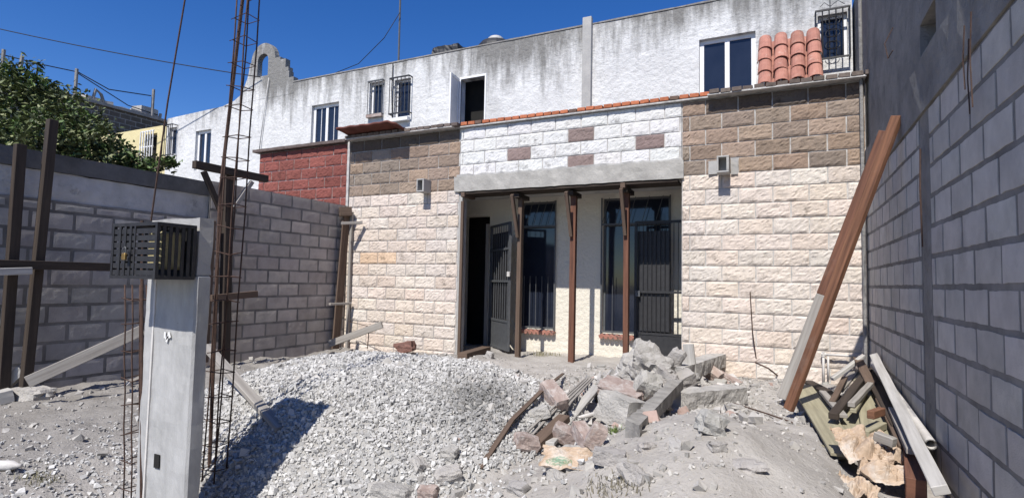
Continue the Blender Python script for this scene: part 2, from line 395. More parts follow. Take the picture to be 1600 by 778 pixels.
# brick cornice
b = MB(); x = -7.22
while x < .88:
    L_ = .135; clean = -4.9 < x < -.9
    c_ = jit((.50, .17, .085), .15) if clean else jit((.16, .13, .115), .2)
    if clean and random.random() < .12: c_ = jit((.15, .1, .08), .1)
    pr_ = (.16 if not clean else .07) + random.uniform(-.008, .008)
    b.box((x + L_ / 2, FY + .10 - pr_ / 2, 3.765 + random.uniform(-.004, .004) + (0.01 if clean else .0)), (L_ - .014, .2 + pr_, .055), Euler((0, random.uniform(-.03, .03), random.uniform(-.03, .03))), c_); x += L_
b.build('cornice', M['brick'], fac, bevel=.004)
b = MB(); b.b2((-7.2, FY - .154, 3.722), (-4.9, FY + .13, 3.742)); b.b2((-4.899, FY - .062, 3.722), (-.9, FY + .13, 3.742)); b.b2((-.899, FY - .154, 3.722), (.9, FY + .13, 3.742)); b.build('mortar_bed', M['mortar'], fac)
# pillar edges of the opening, porch slab and sides
b = MB(); b.b2((-5.6, FY + .16, 2.70), (-1.1, HY - .02, 2.80)); b.b2((-5.62, FY + .16, -.3), (-5.5, HY - .02, 2.69)); b.b2((-1.24, FY + .16, -.3), (-1.12, HY - .02, 2.69)); b.build('porch_shell', M['plaster_grey'], fac)
b = MB(); b.add(*lumpy((-4.83, FY + .012, -.1), (-4.765, FY + .16, 2.64), .004)); b.build('jamb', M['concrete'], fac)
def bracket(x, z, lab):
    b = MB(); y0, y1 = FY - .23, FY - .01; hw, hh, t = .075, .11, .022
    b.b2((x - hw, y0, z - hh), (x + hw, y1, z - hh + t)); b.b2((x - hw, y0, z + hh - t), (x + hw, y1, z + hh))
    b.b2((x - hw, y0, z - hh + t), (x - hw + t, y1, z + hh - t)); b.b2((x + hw - t - .01, y0, z - hh + t), (x + hw, y1, z + hh - t))
    b.b2((x - hw + t, FY - .08, z - hh + t), (x + hw - t, y1, z + hh - t))
    p = b.build('bracket', M['concrete'], fac, bevel=.004); p['label'] = lab
bracket(-5.45, 2.77, 'hollow concrete bracket left of the doorway'); bracket(-.70, 2.77, 'hollow concrete bracket right of the doorway')
b = MB(); b.add(*lumpy((-.62, FY - .035, 2.66), (-.53, FY - .004, 2.88), .008, .04)); b.add(*lumpy((-.90, FY - .035, 2.68), (-.78, FY - .004, 2.86), .008, .04)); b.build('mortar_patch', M['concrete'], fac)

# red neighbour piece of the facade
red = thing('red_block_wall', 'dark red split-face block wall with dark coping above the grey wall', 'wall', (-8.4, FY + .07, 0))
b = MB(); m = MB()
block_wall(b, m, (-9.62, FY, 0), (1, 0, 0), (0, -1, 0), 2.36, z00 + .205 * 8, 3.70, lambda s, z: jit(RED, .16), off=.05)
b.build('block_panel', M['split'], red)
m.b2((-9.62, FY + .008, -.3), (-7.26, FY + .15, 3.70)); m.build('mortar_backing', M['mortar'], red)
b = MB(); b.add(*lumpy((-9.72, FY - .10, 3.71), (-7.26, FY + .14, 3.765), .006)); 
p = b.build('coping', M['brick'], red)
for v in [p]: 
    p.data.color_attributes['Col'].data.foreach_set('color', [.14, .11, .10, 1] * len(p.data.vertices))
b = MB(); b.add(*lumpy((-7.255, FY - .02, 2.4), (-7.205, FY + .1, 3.72), .005)); b.build('mortar_joint', M['mortar'], red)

# ------------------------------------------------------------------ left grey wall
LX = -7.2
lw = thing('block_boundary_wall', 'grey concrete block side wall along the left of the lot', 'wall', (LX, 3.4, 0))
GREY = (.45, .41, .38)
b = MB(); m = MB()
z0l = 2.53 - 14 * .205
block_wall(b, m, (LX, 5.06, 0), (0, 1, 0), (1, 0, 0), 2.74, z0l, 2.53, lambda s, z: jit(GREY, .13), rough=0, gap=.032, sub=False, recess=.006)
block_wall(b, m, (LX, -3.0, 0), (0, 1, 0), (1, 0, 0), 8.06, z0l - .05, 1.97, lambda s, z: jit((.42, .40, .385), .13), rough=0, gap=.034, sub=False, recess=.006, off=.13)
b.build('blocks', M['cmu'], lw)
m.b2((LX - .14, -3.0, -.5), (LX - .003, 5.05, 1.985)); m.b2((LX - .14, 5.06, -.5), (LX - .003, 7.79, 2.52)); m.build('mortar_backing', M['cmu_mortar'], lw)
b = MB(); b.add(*lumpy((LX - .17, -3.0, 1.99), (LX - .03, 5.055, 2.30), .018, .12, 4)); b.build('plaster_band', M['plaster_grey'], lw)
b = MB(); b.add(*lumpy((LX - .20, -3.0, 2.305), (LX - .01, 5.055, 2.50), .008, .12, 4)); b.build('cap_beam', M['cap'], lw)

# ------------------------------------------------------------------ right grey wall
RX = .9
rw = thing('block_party_wall', 'tall blue-grey concrete block wall along the right of the lot', 'wall', (RX, 3, 0))
BG = (.57, .54, .50)
b = MB(); m = MB(); z0r = 2.45 - 14 * .205
rc = lambda s, z: jit(BG, .11)
block_wall(b, m, (RX, -2.0, 0), (0, 1, 0), (-1, 0, 0), 6.62, z0r, 2.45, rc, rough=0, gap=.032, sub=False, recess=.006, off=.05)
block_wall(b, m, (RX, 4.92, 0), (0, 1, 0), (-1, 0, 0), 2.87, z0r, 2.45, rc, rough=0, gap=.032, sub=False, recess=.006, off=.12)
b.build('blocks', M['cmu'], rw)
m.b2((RX + .003, -2.0, -.5), (RX + .15, 4.62, 2.45)); m.b2((RX + .003, 4.92, -.5), (RX + .15, 9.6, 2.45)); m.build('mortar_backing', M['cmu_mortar'], rw)
b = MB(); b.add(*lumpy((RX + .002, 4.63, -.4), (RX + .15, 4.91, 2.45), .006, .1, 5)); b.build('tie_column', M['plaster_dark'], rw)
b = MB(); b.add(*lumpy((RX - .012, -2.0, 2.455), (RX + .15, 9.6, 2.84), .010, .15, 4)); b.build('ring_beam', M['plaster_dark'], rw)
def holes_wall(mb, rects, u0, u1, z0, z1, P, depth, res=None):
    """front sheet with holes and reveals. P(u, z, d) -> 3D"""
    us = sorted({u0, u1, *[r[0] for r in rects], *[r[1] for r in rects]}); zs = sorted({z0, z1, *[r[2] for r in rects], *[r[3] for r in rects]})
    if res:
        def ref(a):
            o_ = []
            for i in range(len(a) - 1):
                k = max(1, int((a[i + 1] - a[i]) / res)); o_ += [a[i] + (a[i + 1] - a[i]) * j / k for j in range(k)]
            return o_ + [a[-1]]
        us, zs = ref(us), ref(zs)
    for i in range(len(us) - 1):
        for j in range(len(zs) - 1):
            cu, cz = (us[i] + us[i + 1]) / 2, (zs[j] + zs[j + 1]) / 2
            if any(r[0] < cu < r[1] and r[2] < cz < r[3] for r in rects): continue
            mb.add([P(us[i], zs[j], 0), P(us[i + 1], zs[j], 0), P(us[i + 1], zs[j + 1], 0), P(us[i], zs[j + 1], 0)], [(0, 1, 2, 3)])
    for (a, b_, c_, d_) in rects:
        for q in (((a, c_), (a, d_)), ((b_, d_), (b_, c_)), ((a, d_), (b_, d_)), ((b_, c_), (a, c_))):
            (ua, za), (ub, zb) = q
            mb.add([P(ua, za, 0), P(ub, zb, 0), P(ub, zb, depth), P(ua, za, depth)], [(0, 1, 2, 3)])
    for q in (((u0, z0), (u0, z1)), ((u0, z1), (u1, z1)), ((u1, z1), (u1, z0))):
        (ua, za), (ub, zb) = q; mb.add([P(ua, za, 0), P(ub, zb, 0), P(ub, zb, depth), P(ua, za, depth)], [(0, 1, 2, 3)])
b = MB(); holes_wall(b, [(4.5, 4.98, 2.93, 3.17)], -2.0, 9.6, 2.845, 5.3, lambda u_, z, d: Vector((RX + .03 + d, u_, z)), .14)
b.b2((RX + .171, -2, 2.845), (RX + .20, 9.6, 5.3)); b.build('upper_storey', M['plaster_dark'], rw)
b = MB()
for (y, z, L_) in ((3.5, 2.62, .5), (3.62, 2.6, .35), (3.55, 2.5, .4), (6.9, 2.6, .2)):
    b.tube([(RX - .03, y, z), (RX - .035, y + .02, z - L_ * .5), (RX - .04, y - .02, z - L_)], .0035, 5)
b.tube([(RX - .02, 4.78, 2.2), (RX - .03, 4.76, 1.9), (RX - .02, 4.78, 1.5)], .006, 5)
b.tube([(RX + .02, 6.0, 3.6), (RX - .05, 5.98, 3.45), (RX - .03, 5.95, 3.3), (RX + .0, 5.9, 3.35)], .005, 5)
b.build('tie_wire', M['rust'], rw)
b = MB(); b.tube([(RX - .045, 7.73, -.1), (RX - .045, 7.73, 5.2)], .02, 8); b.build('drain_pipe', M['plaster_dark'], rw)

# ------------------------------------------------------------------ white house
hs = thing('white_house', 'long stained white two-storey house behind the unfinished wall', 'house', (-6, HY, 0))
W = dict(big=(-1.18, -.36, 4.05, 5.08), barr=(.47, .84, 4.47, 5.14), open=(-5.58, -5.05, 4.05, 5.07), s1=(-7.84, -7.48, 4.63, 5.33), s2=(-7.19, -6.78, 4.49, 5.29),
         w3=(-9.49, -8.69, 3.95, 5.04), w4=(-13.5, -12.9, 3.85, 4.87), w5=(-14.60, -14.27, 4.33, 5.07),
         door=(-5.42, -4.88, -.2, 2.4), lw=(-4.25, -3.57, .38, 2.62), rwn=(-2.72, -1.62, .38, 2.62))
b = MB()
P = lambda u_, z, d: Vector((u_, HY + d, z + (0.012 * fbm(u_, 0, 0, 1.7) if z > 5.6 else 0)))
holes_wall(b, [W[k] for k in W if k not in ('w4', 'w5')], -11.7, .9, -.4, 5.66, P, .16, .5)
b.build('wall', M['house'], hs)
b = MB(); holes_wall(b, [W['w4'], W['w5']], -14.7, -11.7, -.4, 5.42, lambda u_, z, d: Vector((u_, HY + d, z + (.03 * (u_ + 11.7) if z > 5.3 else 0))), .16, .5); b.build('wall', M['house'], hs)
b = MB(); b.b2((-14.7, HY + .40, -.4), (.9, HY + .5, 5.3)); b.b2((-14.7, HY + .5, 5.2), (.9, HY + 6, 5.3)); b.build('dark_room_backing', M['dark'], hs)  # near-black sheet stands in for unlit rooms behind the openings; roof slab alike
b = MB(); b.add(*lumpy((-10.1, HY - .012, 5.665), (.9, HY + .18, 5.69), .008, .2, 3)); b.build('coping', M['plaster_dark'], hs)
b = MB(); b.b2((-3.10, HY - .09, 2.9), (-2.94, HY - .003, 5.78)); b.build('pilaster', M['concrete'], hs, bevel=.006)
# bell gable
G = lambda u_, v, d: Vector((u_, HY + d, v))
b = MB(); d0, d1 = -.004, .13
b.prism([(-12.5, 5.40), (-12.1, 5.48), (-11.9, 5.58), (-11.8, 5.70), (-11.66, 5.96), (-11.66, 5.40)][::-1], G, d0, d1)
b.prism([(-11.655, 5.40), (-10.10, 5.40), (-10.10, 5.80), (-10.25, 5.80), (-10.25, 5.96), (-11.655, 5.96)], G, d0, d1)
b.prism([(-11.66, 5.963), (-11.32, 5.963), (-11.32, 6.34), (-11.58, 6.34), (-11.62, 6.1)], G, d0, d1)
b.prism([(-10.96, 5.963), (-10.28, 5.963), (-10.28, 6.06), (-10.38, 6.06), (-10.38, 6.27), (-10.56, 6.27), (-10.56, 6.34), (-10.96, 6.34)], G, d0, d1)
xc, zc, ri, ro = -11.14, 6.343, .18, .42; K = 14
for k in range(K):
    t0, t1 = math.pi * k / K, math.pi * (k + 1) / K
    ax = .97
    b.prism([(xc + ri * math.cos(t0), zc + ri * math.sin(t0) * .9), (xc + ro * ax * math.cos(t0), zc + ro * math.sin(t0)), (xc + ro * ax * math.cos(t1), zc + ro * math.sin(t1)), (xc + ri * math.cos(t1), zc + ri * math.sin(t1) * .9)], G, d0, d1)
b.build('bell_gable', M['house'], hs)
# windows
def window(r, style, pane_m='glass', depth=.07):
    x0, x1, z0, z1 = r; y = HY + depth; f = MB(); t = .065 if r[1] - r[0] > .5 else .045
    f.b2((x0, y, z0), (x0 + t, y + .05, z1)); f.b2((x1 - t, y, z0), (x1, y + .05, z1)); f.b2((x0 + t, y, z1 - t), (x1 - t, y + .05, z1)); f.b2((x0 + t, y, z0), (x1 - t, y + .05, z0 + t))
    xm = (x0 + x1) / 2
    if style in ('double', 'doubleb'): f.b2((xm - .035, y - .004, z0 + t), (xm + .035, y + .045, z1 - t))
    if style == 'doubleb':
        for q in (.28, .75): f.b2((x0 + (x1 - x0) * q - .008, y + .008, z0 + t), (x0 + (x1 - x0) * q + .008, y + .03, z1 - t))
    fr = f.build('window', M['white_frame'], hs, bevel=.004)
    p = MB(); p.b2((x0 + t * .5, y + .02, z0 + t * .5), (x1 - t * .5, y + .03, z1 - t * .5)); p.build('pane', M[pane_m], fr)
    return fr
def grille(parent, r, proud, n=5, arch=False, m='black_metal', rad=.009, crosses=(.0, 1.0)):
    x0, x1, z0, z1 = r; g_ = MB(); y = HY - proud
    for k in range(n + 1):
        x_ = x0 + (x1 - x0) * k / n; g_.tube([(x_, y, z0), (x_, y, z1)], rad, 5)
    for c_ in crosses:
        zz = z0 + (z1 - z0) * c_; g_.b2((x0 - .01, y - .012, zz - .012), (x1 + .01, y + .012, zz + .012))
        for x_ in (x0, x1): g_.b2((x_ - .01, y + .013, zz - .01), (x_ + .01, HY + .0, zz + .01))
    if arch:
        cxm = (x0 + x1) / 2
        for s_ in (-1, 1):
            for k in range(3):
                zc_ = z0 + (z1 - z0) * (.25 + .25 * k)
                g_.tube([(cxm + s_ * (.02 + .07 * math.sin(t * .5)) , y - .012, zc_ + .06 * math.cos(t * .5) ) for t in range(0, 14)], .005, 4)
    g_.build('grille', M[m], parent)
fw = window(W['big'], 'double'); 
fw = window(W['barr'], 'single'); grille(fw, (.44, .86, 4.45, 5.16), .12, 5, True)
b = MB(); b.tube([(.62, HY - .12, 5.17), (.62, HY - .12, 5.3)], .006, 5); b.tube([(.62, HY - .12, 5.2), (.55, HY - .12, 5.27), (.5, HY - .12, 5.22)], .005, 5); b.tube([(.62, HY - .12, 5.2), (.72, HY - .12, 5.27), (.8, HY - .12, 5.2)], .005, 5); b.build('finial', M['black_metal'], fw)
fw = window(W['s1'], 'single'); grille(fw, (-7.84, -7.46, 4.62, 5.33), .06, 4, m='grey_metal')
b = MB(); b.b2((-7.86, HY - .08, 4.56), (-7.45, HY - .003, 4.62)); b.build('sill', M['rubble_pink'], fw)
fw = window(W['s2'], 'single'); grille(fw, (-7.22, -6.74, 4.55, 5.29), .12, 5, True); b = MB(); b.b2((-7.2, HY - .1, 4.40), (-6.77, HY - .003, 4.47)); b.build('sill', M['white_frame'], fw)
window(W['w3'], 'doubleb'); window(W['w4'], 'double')
fw = window(W['w5'], 'single'); grille(fw, (-14.62, -14.24, 4.3, 5.1), .15, 5)
# casement standing open
x0, x1, z0, z1 = W['open']; f = MB(); t = .04
f.b2((x0 - .03, HY - .02, z1), (x1 + .03, HY + .02, z1 + .04)); f.b2((x1, HY - .02, z0), (x1 + .03, HY + .02, z1)); f.b2((x0 - .03, HY - .02, z0), (x0, HY + .02, z1))
fr = f.build('window', M['white_frame'], hs)
f = MB(); hx, hy2 = x0 - .02, HY - .05; e0 = at(703, 150, Y=HY - .42); ex, ey = e0.x, HY - .42
def leaf(f, a, b_, z0, z1, t=.05, th=.03):
    a, b_ = Vector((*a, 0)), Vector((*b_, 0)); d = (b_ - a).normalized(); L_ = (b_ - a).length; nn = Vector((d.y, -d.x, 0))
    def seg(s0, s1, za, zb): 
        c_ = a + d * (s0 + s1) / 2; f.box((c_.x, c_.y, (za + zb) / 2), (s1 - s0, th, zb - za), Matrix.Rotation(math.atan2(d.y, d.x), 3, 'Z'))
    seg(0, t, z0, z1); seg(L_ - t, L_, z0, z1); seg(t, L_ - t, z0, z0 + t); seg(t, L_ - t, z1 - t, z1)
    return a, d, L_
a, d, L_ = leaf(f, (hx, hy2), (ex, ey), z0, z1); fr2 = f.build('sash', M['white_frame'], fr)
p = MB(); c_ = a + d * L_ / 2; p.box((c_.x, c_.y, (z0 + z1) / 2), (L_ - .08, .008, z1 - z0 - .08), Matrix.Rotation(math.atan2(d.y, d.x), 3, 'Z')); p.build('sash_panel', M['white_frame'], fr)
# ground floor: windows with bars, doorway, doors
for r in (W['lw'], W['rwn']):
    x0, x1, z0, z1 = r; fw = MB(); y = HY + .05; t = .035
    fw.b2((x0, y, z0), (x0 + t, y + .04, z1)); fw.b2((x1 - t, y, z0), (x1, y + .04, z1)); fw.b2((x0 + t, y, z1 - t), (x1 - t, y + .04, z1)); fw.b2((x0 + t, y, z0), (x1 - t, y + .04, z0 + t)); fw.b2((x0 + t, y, 2.15), (x1 - t, y + .04, 2.2))
    fr = fw.build('window', M['grey_metal'], hs); p = MB(); p.b2((x0 + .02, y + .015, z0 + .02), (x1 - .02, y + .025, z1 - .02)); p.build('pane', M['glass'], fr)
    g_ = MB()
    n = 6
    for k in range(n + 1):
        x_ = x0 + (x1 - x0) * k / n; g_.tube([(x_, HY - .05, z0 - .0), (x_, HY - .05, 1.3)], .006, 5)
    g_.b2((x0 - .01, HY - .06, z0 + .02), (x1 + .01, HY - .04, z0 + .04)); g_.b2((x0 - .02, HY - .06, z0 - .03), (x0, HY - .04, z1)); g_.b2((x1, HY - .06, z0 - .03), (x1 + .02, HY - .04, z1)); g_.b2((x0, HY - .06, 2.16), (x1, HY - .04, 2.19))
    for k in range(5):
        xa = x0 + (x1 - x0) * k / 5; g_.tube([(xa, HY - .05, 2.2), (xa + .12, HY - .05, z1)], .005, 5)
    g_.build('grille', M['grey_metal'], fr)
    s_ = MB()
    k = 0; xx = x0 - .03
    while xx < x1 + .02:
        s_.tube([(xx + .04, HY - .10, z0 - .055), (xx + .04, HY - .005, z0 - .04)], .036, 10); xx += .082
    s_.b2((x0 - .03, HY - .10, z0 - .05), (x1 + .03, HY - .003, z0 - .03)); s_.build('sill', M['tile'], fr)
# pale door frame and open leaf
dr = MB(); dr.b2((-4.95, HY - .02, -.05), (-4.885, HY + .10, 2.25)); door = dr.build('door_frame', M['wood_grey'], hs)
def gate(a, b_, z0, z1, panel_h, nb, mid, parent, m, lab):
    g_ = MB(); A, d, L_ = leaf(g_, a, b_, z0, z1, .04, .035)
    rot = Matrix.Rotation(math.atan2(d.y, d.x), 3, 'Z')
    for zz in mid:
        c_ = A + d * L_ / 2; g_.box((c_.x, c_.y, zz), (L_ - .085, .03, .035), rot)
    fr = g_.build('door', m, parent); fr['label'] = lab
    bb = MB()
    for k in range(1, nb):
        c_ = A + d * (L_ * k / nb); bb.tube([(c_.x, c_.y, panel_h), (c_.x, c_.y, z1 - .03)], .006, 5)
    bb.build('bars', m, fr)
    pn = MB(); c_ = A + d * L_ / 2; pn.box((c_.x, c_.y, (z0 + .04 + panel_h) / 2), (L_ - .085, .012, panel_h - z0 - .04), rot); pn.build('lower_panel', m, fr)
    return A, d, L_, rot, fr
A, d, L_, rot, fr = gate((-4.82, HY - .06), (-4.10, FY + .50), .04, 2.2, .5, 9, (.52, 1.2, 1.75), hs, M['grey_metal'], 'metal gate with thin bars standing open at the dark doorway')
pn = MB(); c_ = A + d * L_ / 2 + Vector((.02, .02, 0)); pn.box((c_.x, c_.y, 1.3), (L_ - .1, .006, 1.5), rot); pn.build('mesh_sheet', M['black_metal'], fr)
e = A + d * (L_ - .02); hb = MB(); hb.tube([(e.x, e.y - .04, 1.28), (e.x, e.y - .04, 1.36)], .03, 8); hb.build('handle', M['pvc'], fr)
A, d, L_, rot, fr = gate((-2.10, HY - .35), (-1.30, HY - .35), .0, 2.18, .42, 12, (.44, 1.08), hs, M['black_metal'], 'black barred screen door with solid lower panel')
pn = MB(); c_ = A + d * L_ * .36 + Vector((0, .03, 0)); pn.box((c_.x, c_.y, 1.25), (L_ * .62, .006, 1.55), rot); pn.build('mesh_sheet', M['black_metal'], fr)
hb = MB(); hb.box((A.x + .06, A.y - .03, 1.05), (.07, .03, .09)); hb.build('handle', M['grey_metal'], fr)

# clay tile panel beside the big window, tile awning on the facade
def tiles(name, label, cat, corner, du, dv, nu, nv, r, ln, parent=None):
    """corner = lower left; du across unit, dv up the slope unit"""
    b = MB(); du, dv = Vector(du), Vector(dv); nn = du.cross(dv).normalized()
    for i in range(nu):
        for pas in (0, 1):
            for j in range(nv):
                p0 = Vector(corner) + du * ((i + .5) * r * 2.15 + (r * 1.07 if pas else 0) + random.uniform(-.008, .008)) + dv * (j * ln * .86 + random.uniform(-.012, .012)) + nn * random.uniform(0, .01)
                if pas and i == nu - 1: continue
                seg = 8; vs = []; fs = []
                for e_, (s_, rr) in enumerate(((0, r * 1.0), (ln, r * .86))):
                    for q in range(seg + 1):
                        t = math.pi * q / seg
                        for th in (0, .012):
                            ra = rr - th
                            off_ = du * (-math.cos(t) * ra) + nn * ((math.sin(t) * ra) if not pas else (-math.sin(t) * ra + r * .12))
                            vs.append(p0 + dv * s_ + off_ + nn * (.012 * (1 - e_)))
                k = 2 * (seg + 1)
                for q in range(seg):
                    a = q * 2
                    fs += [(a, a + 2, k + a + 2, k + a), (a + 1, k + a + 1, k + a + 3, a + 3), (a, a + 1, a + 3, a + 2), (k + a, k + a + 2, k + a + 3, k + a + 1)]
                b.add(vs, fs, jit((1, 1, 1), .12))
    o_ = b.build(name, M['tile'], parent)
    if label and not parent: tag(o_, label, cat)
    return o_
sl = Vector((0, .40, .85)).normalized()
tiles('tile_canopy', 'small clay tile canopy', 'canopy', (-.33, HY - .52, 4.02), (1, 0, 0), sl, 4, 4, .098, .26, hs)
tw = thing('tile_awning', 'short dark red tile awning on top of the front wall', 'awning', (-6.5, FY - .1, 3.8))
b = MB(); vs = []; fs = []; NX, NY = 40, 8
for j_ in range(NY + 1):
    for i_ in range(NX + 1):
        x_ = -7.18 + 1.32 * i_ / NX; y_ = FY - .42 + .62 * j_ / NY; e_ = abs(i_ / NX - .5) * 2
        z_ = 3.88 + .005 * math.sin(i_ / NX * 2 * math.pi * 5) - .07 * (j_ / NY) - (.05 * max(0, i_ / NX - .88) / .12) + .01 * noise.noise(Vector((x_ * 4, y_ * 4, 0)))
        vs.append((x_, y_, z_))
for j_ in range(NY):
    for i_ in range(NX): a = j_ * (NX + 1) + i_; fs.append((a, a + 1, a + NX + 2, a + NX + 1))
b.add(vs, fs); o_ = b.build('tile_sheet', M['tile_dark'], tw, smooth=True); s_ = o_.modifiers.new('sol', 'SOLIDIFY'); s_.thickness = .035
b = MB(); b.add(*lumpy((-7.15, FY - .12, 3.79), (-5.9, FY + .1, 3.825), .006)); b.build('board', M['wood_dark'], tw)

# drains and cables on the house
def cable(name, pts, r, label, cat='cable', m='cable', sag=0):
    pts = [Vector(p) for p in pts]
    if sag:
        a, c_ = pts[0], pts[-1]; pts = [a.lerp(c_, k / 16) - Vector((0, 0, sag * 4 * (k / 16) * (1 - k / 16))) for k in range(17)]
    b = MB(); b.tube(pts, r, 5); return tag(b.build(name, M[m], smooth=True), label, cat)
cable('power_cable', [at(-150, 10, Y=5.5), at(407, 121, Y=HY - .05)], .012, 'dark cable crossing the blue sky to the bell gable', sag=.12)
cable('antenna_cable', [at(505, 122, Y=HY + .1), at(560, 100, Y=HY + .1), at(600, 60, Y=HY + .1), at(625, 20, Y=HY + .25)], .008, 'thin drooping cable between roof edge and antenna mast')
cable('wall_cable', [at(420, 122, Y=HY - .04), at(412, 180, Y=HY - .04), at(405, 236, Y=HY - .04)], .010, 'grey cable running down the white wall below the bell gable', m='plaster_grey')
cable('wall_cable', [at(614, 100, Y=HY - .03), at(612, 140, Y=HY - .03), at(613, 186, Y=HY - .03)], .010, 'dark cable running down beside the small barred window')
an = MB(); a0 = at(623, 97, Y=HY + .3); an.tube([a0 - Vector((0, 0, .5)), at(627, -60, Y=HY + .3)], .022, 6); tag(an.build('antenna_mast', M['grey_metal']), 'thin metal mast rising from the white house roof', 'mast')
# roof tanks behind the parapet
def tank(x, y, z, r, lab, m):
    t_ = thing('water_tank', lab, 'water tank', (x, y, z))
    prof = [(r, 0), (r, .5), (r * .98, .58), (r * .8, .68), (r * .5, .74)]
    b = MB(); S = 24; vs = []; fs = []
    for (rr, zz) in prof:
        for k in range(S): vs.append((x + rr * math.cos(2 * math.pi * k / S), y + rr * math.sin(2 * math.pi * k / S), z + zz))
    for i in range(len(prof) - 1):
        for k in range(S): fs.append((i * S + k, i * S + (k + 1) % S, (i + 1) * S + (k + 1) % S, (i + 1) * S + k))
    fs.append(tuple((len(prof) - 1) * S + k for k in range(S))); b.add(vs, fs); b.build('tank_body', m, t_)
    b = MB(); b.tube([(x, y, z + .74), (x, y, z + .80)], r * .42, 20); b.tube([(x, y, z + .80), (x, y, z + .825)], r * .36, 20); b.build('lid', M['pvc'], t_)
p = at(775, 55, Y=11.2); tank(p.x, p.y, p.z - .90, .44, 'black rooftop water tank with ribbed round lid behind the parapet', M['black_metal'])
p = at(703, 76, Y=11.5); 
b = MB(); b.add(*lumpy((p.x - .4, 11.3, p.z - .35), (p.x + .35, 11.9, p.z + .0), .04)); tag(b.build('roof_box', M['black_metal']), 'low black tank with a white sheet on the white house roof', 'tank')
# yellow house
yh = thing('yellow_house', 'pale yellow house beyond the white house, half hidden by the tree', 'house', (-17, HY, 0))
b = MB(); holes_wall(b, [(-15.7, -15.15, 4.25, 5.0), (-16.9, -16.1, 3.6, 4.35)], -19, -14.72, -.4, 5.18, lambda u_, z, d: Vector((u_, HY + .02 + d, z)), .14, .5); b.build('wall', M['cream'], yh)
b = MB(); b.b2((-19, HY + .25, 0), (-14.75, HY + .3, 5)); b.build('dark_room_backing', M['dark'], yh)  # near-black sheet colours in the dark behind these windows
b = MB()
for r in ((-15.7, -15.15, 4.25, 5.0),):
    x0, x1, z0, z1 = r
    for k in range(6): xx = x0 + (x1 - x0) * k / 5; b.b2((xx - .012, HY - .1, z0 - .05), (xx + .012, HY - .08, z1 + .05))
    for zz in (z0 - .05, (z0 + z1) / 2, z1 + .05): b.b2((x0, HY - .079, zz - .015), (x1, HY - .055, zz + .015))
    b.b2((x0, HY - .08, z0 - .06), (x0 + .02, HY + .02, z0 - .03)); b.b2((x1 - .02, HY - .08, z0 - .06), (x1, HY + .02, z0 - .03))
wn = b.build('window', M['white_frame'], yh)
# far dark block building
fb = thing('far_building', 'dark unfinished block building above the tree with bars on its roof', 'building', (-26, 12, 0))
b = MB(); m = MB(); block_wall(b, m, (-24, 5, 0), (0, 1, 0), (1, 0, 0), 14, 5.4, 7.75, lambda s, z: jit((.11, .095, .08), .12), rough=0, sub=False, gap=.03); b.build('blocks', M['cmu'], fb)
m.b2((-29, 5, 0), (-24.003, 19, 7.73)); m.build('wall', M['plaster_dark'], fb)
b = MB(); b.b2((-24.3, 7.6, 7.76), (-23.9, 19, 7.86)); b.build('coping', M['plaster_dark'], fb)
b = MB()
for (px, py, py2) in ((117, 150, 108), (237, 186, 140), (3, 110, 78), (248, 186, 178), (32, 100, 88)):
    p0 = at(px, py, X=-24.1); p1 = at(px + 3, py2, X=-24.1); b = MB(); b.tube([p0 - Vector((0, 0, .4)), p1], .06, 5); b.build('roof_bar', M['plaster_dark'], fb)
b = MB(); b.tube([at(143, 160, X=-24.1), at(150, 140, X=-24.1), at(158, 148, X=-24.1), at(164, 166, X=-24.1)], .06, 5)
b.build('bent_bar', M['plaster_dark'], fb)
b = MB()
for (px, py, s_) in ((150, 155, .5), (205, 175, .8), (222, 178, .6), (228, 170, .35), (140, 158, .6)):
    p = at(px, py, X=-24.6); b.add(*lumpy((p.x - .3, p.y - s_, p.z - .9), (p.x + .3, p.y + s_, p.z), .08, .25, 2))
b.build('roof_clutter', M['rubble'], fb)
cable('fence_wire', [at(120, 112, X=-24.1), at(170, 140, X=-24.1), at(236, 150, X=-24.1)], .022, 'sagging wire between the bars on the dark far building')
cable('fence_wire', [at(0, 85, X=-24.15), at(60, 100, X=-24.15), at(117, 112, X=-24.15), at(200, 165, X=-24.15), at(246, 180, X=-24.15)], .02, 'lower sagging wire along the roof of the dark far building')

# ------------------------------------------------------------------ tree behind the left wall
tr = thing('lime_tree', 'bushy green tree leaning over the left grey wall', 'tree', (-9.6, 4.2, 0))
b = MB(); b.tube([(-9.6, 4.2, 0), (-9.55, 4.2, 1.2), (-9.6, 4.25, 2.2)], [.13, .11, .08], 8)
clusters = []
for (px, py, X_, r) in ((-70, 150, -9.5, .6), (0, 148, -9.3, .42), (15, 205, -8.9, .48), (72, 185, -9.1, .46), (55, 145, -9.4, .34), (110, 212, -9.0, .42), (150, 238, -8.8, .34), (92, 165, -9.6, .30), (60, 225, -8.5, .42), (185, 246, -9.0, .26), (205, 258, -8.5, .20), (243, 262, -8.9, .14), (140, 200, -9.6, .26), (-60, 220, -9, .6), (130, 235, -8.6, .36), (20, 235, -8.3, .4), (170, 262, -8.6, .24), (262, 256, -8.6, .10), (28, 128, -9.4, .24), (222, 266, -8.4, .14), (95, 245, -8.4, .3)):
    p = at(px, py, X=X_); clusters.append((p, r))
    b.tube([(-9.6, 4.25, 1.9), ((p.x - 9.6) / 2, (p.y + 4.2) / 2, (p.z + 1.9) / 2 + .1), tuple(p)], [.05, .03, .012], 5)
b.build('trunk', M['bark'], tr)
b = MB()
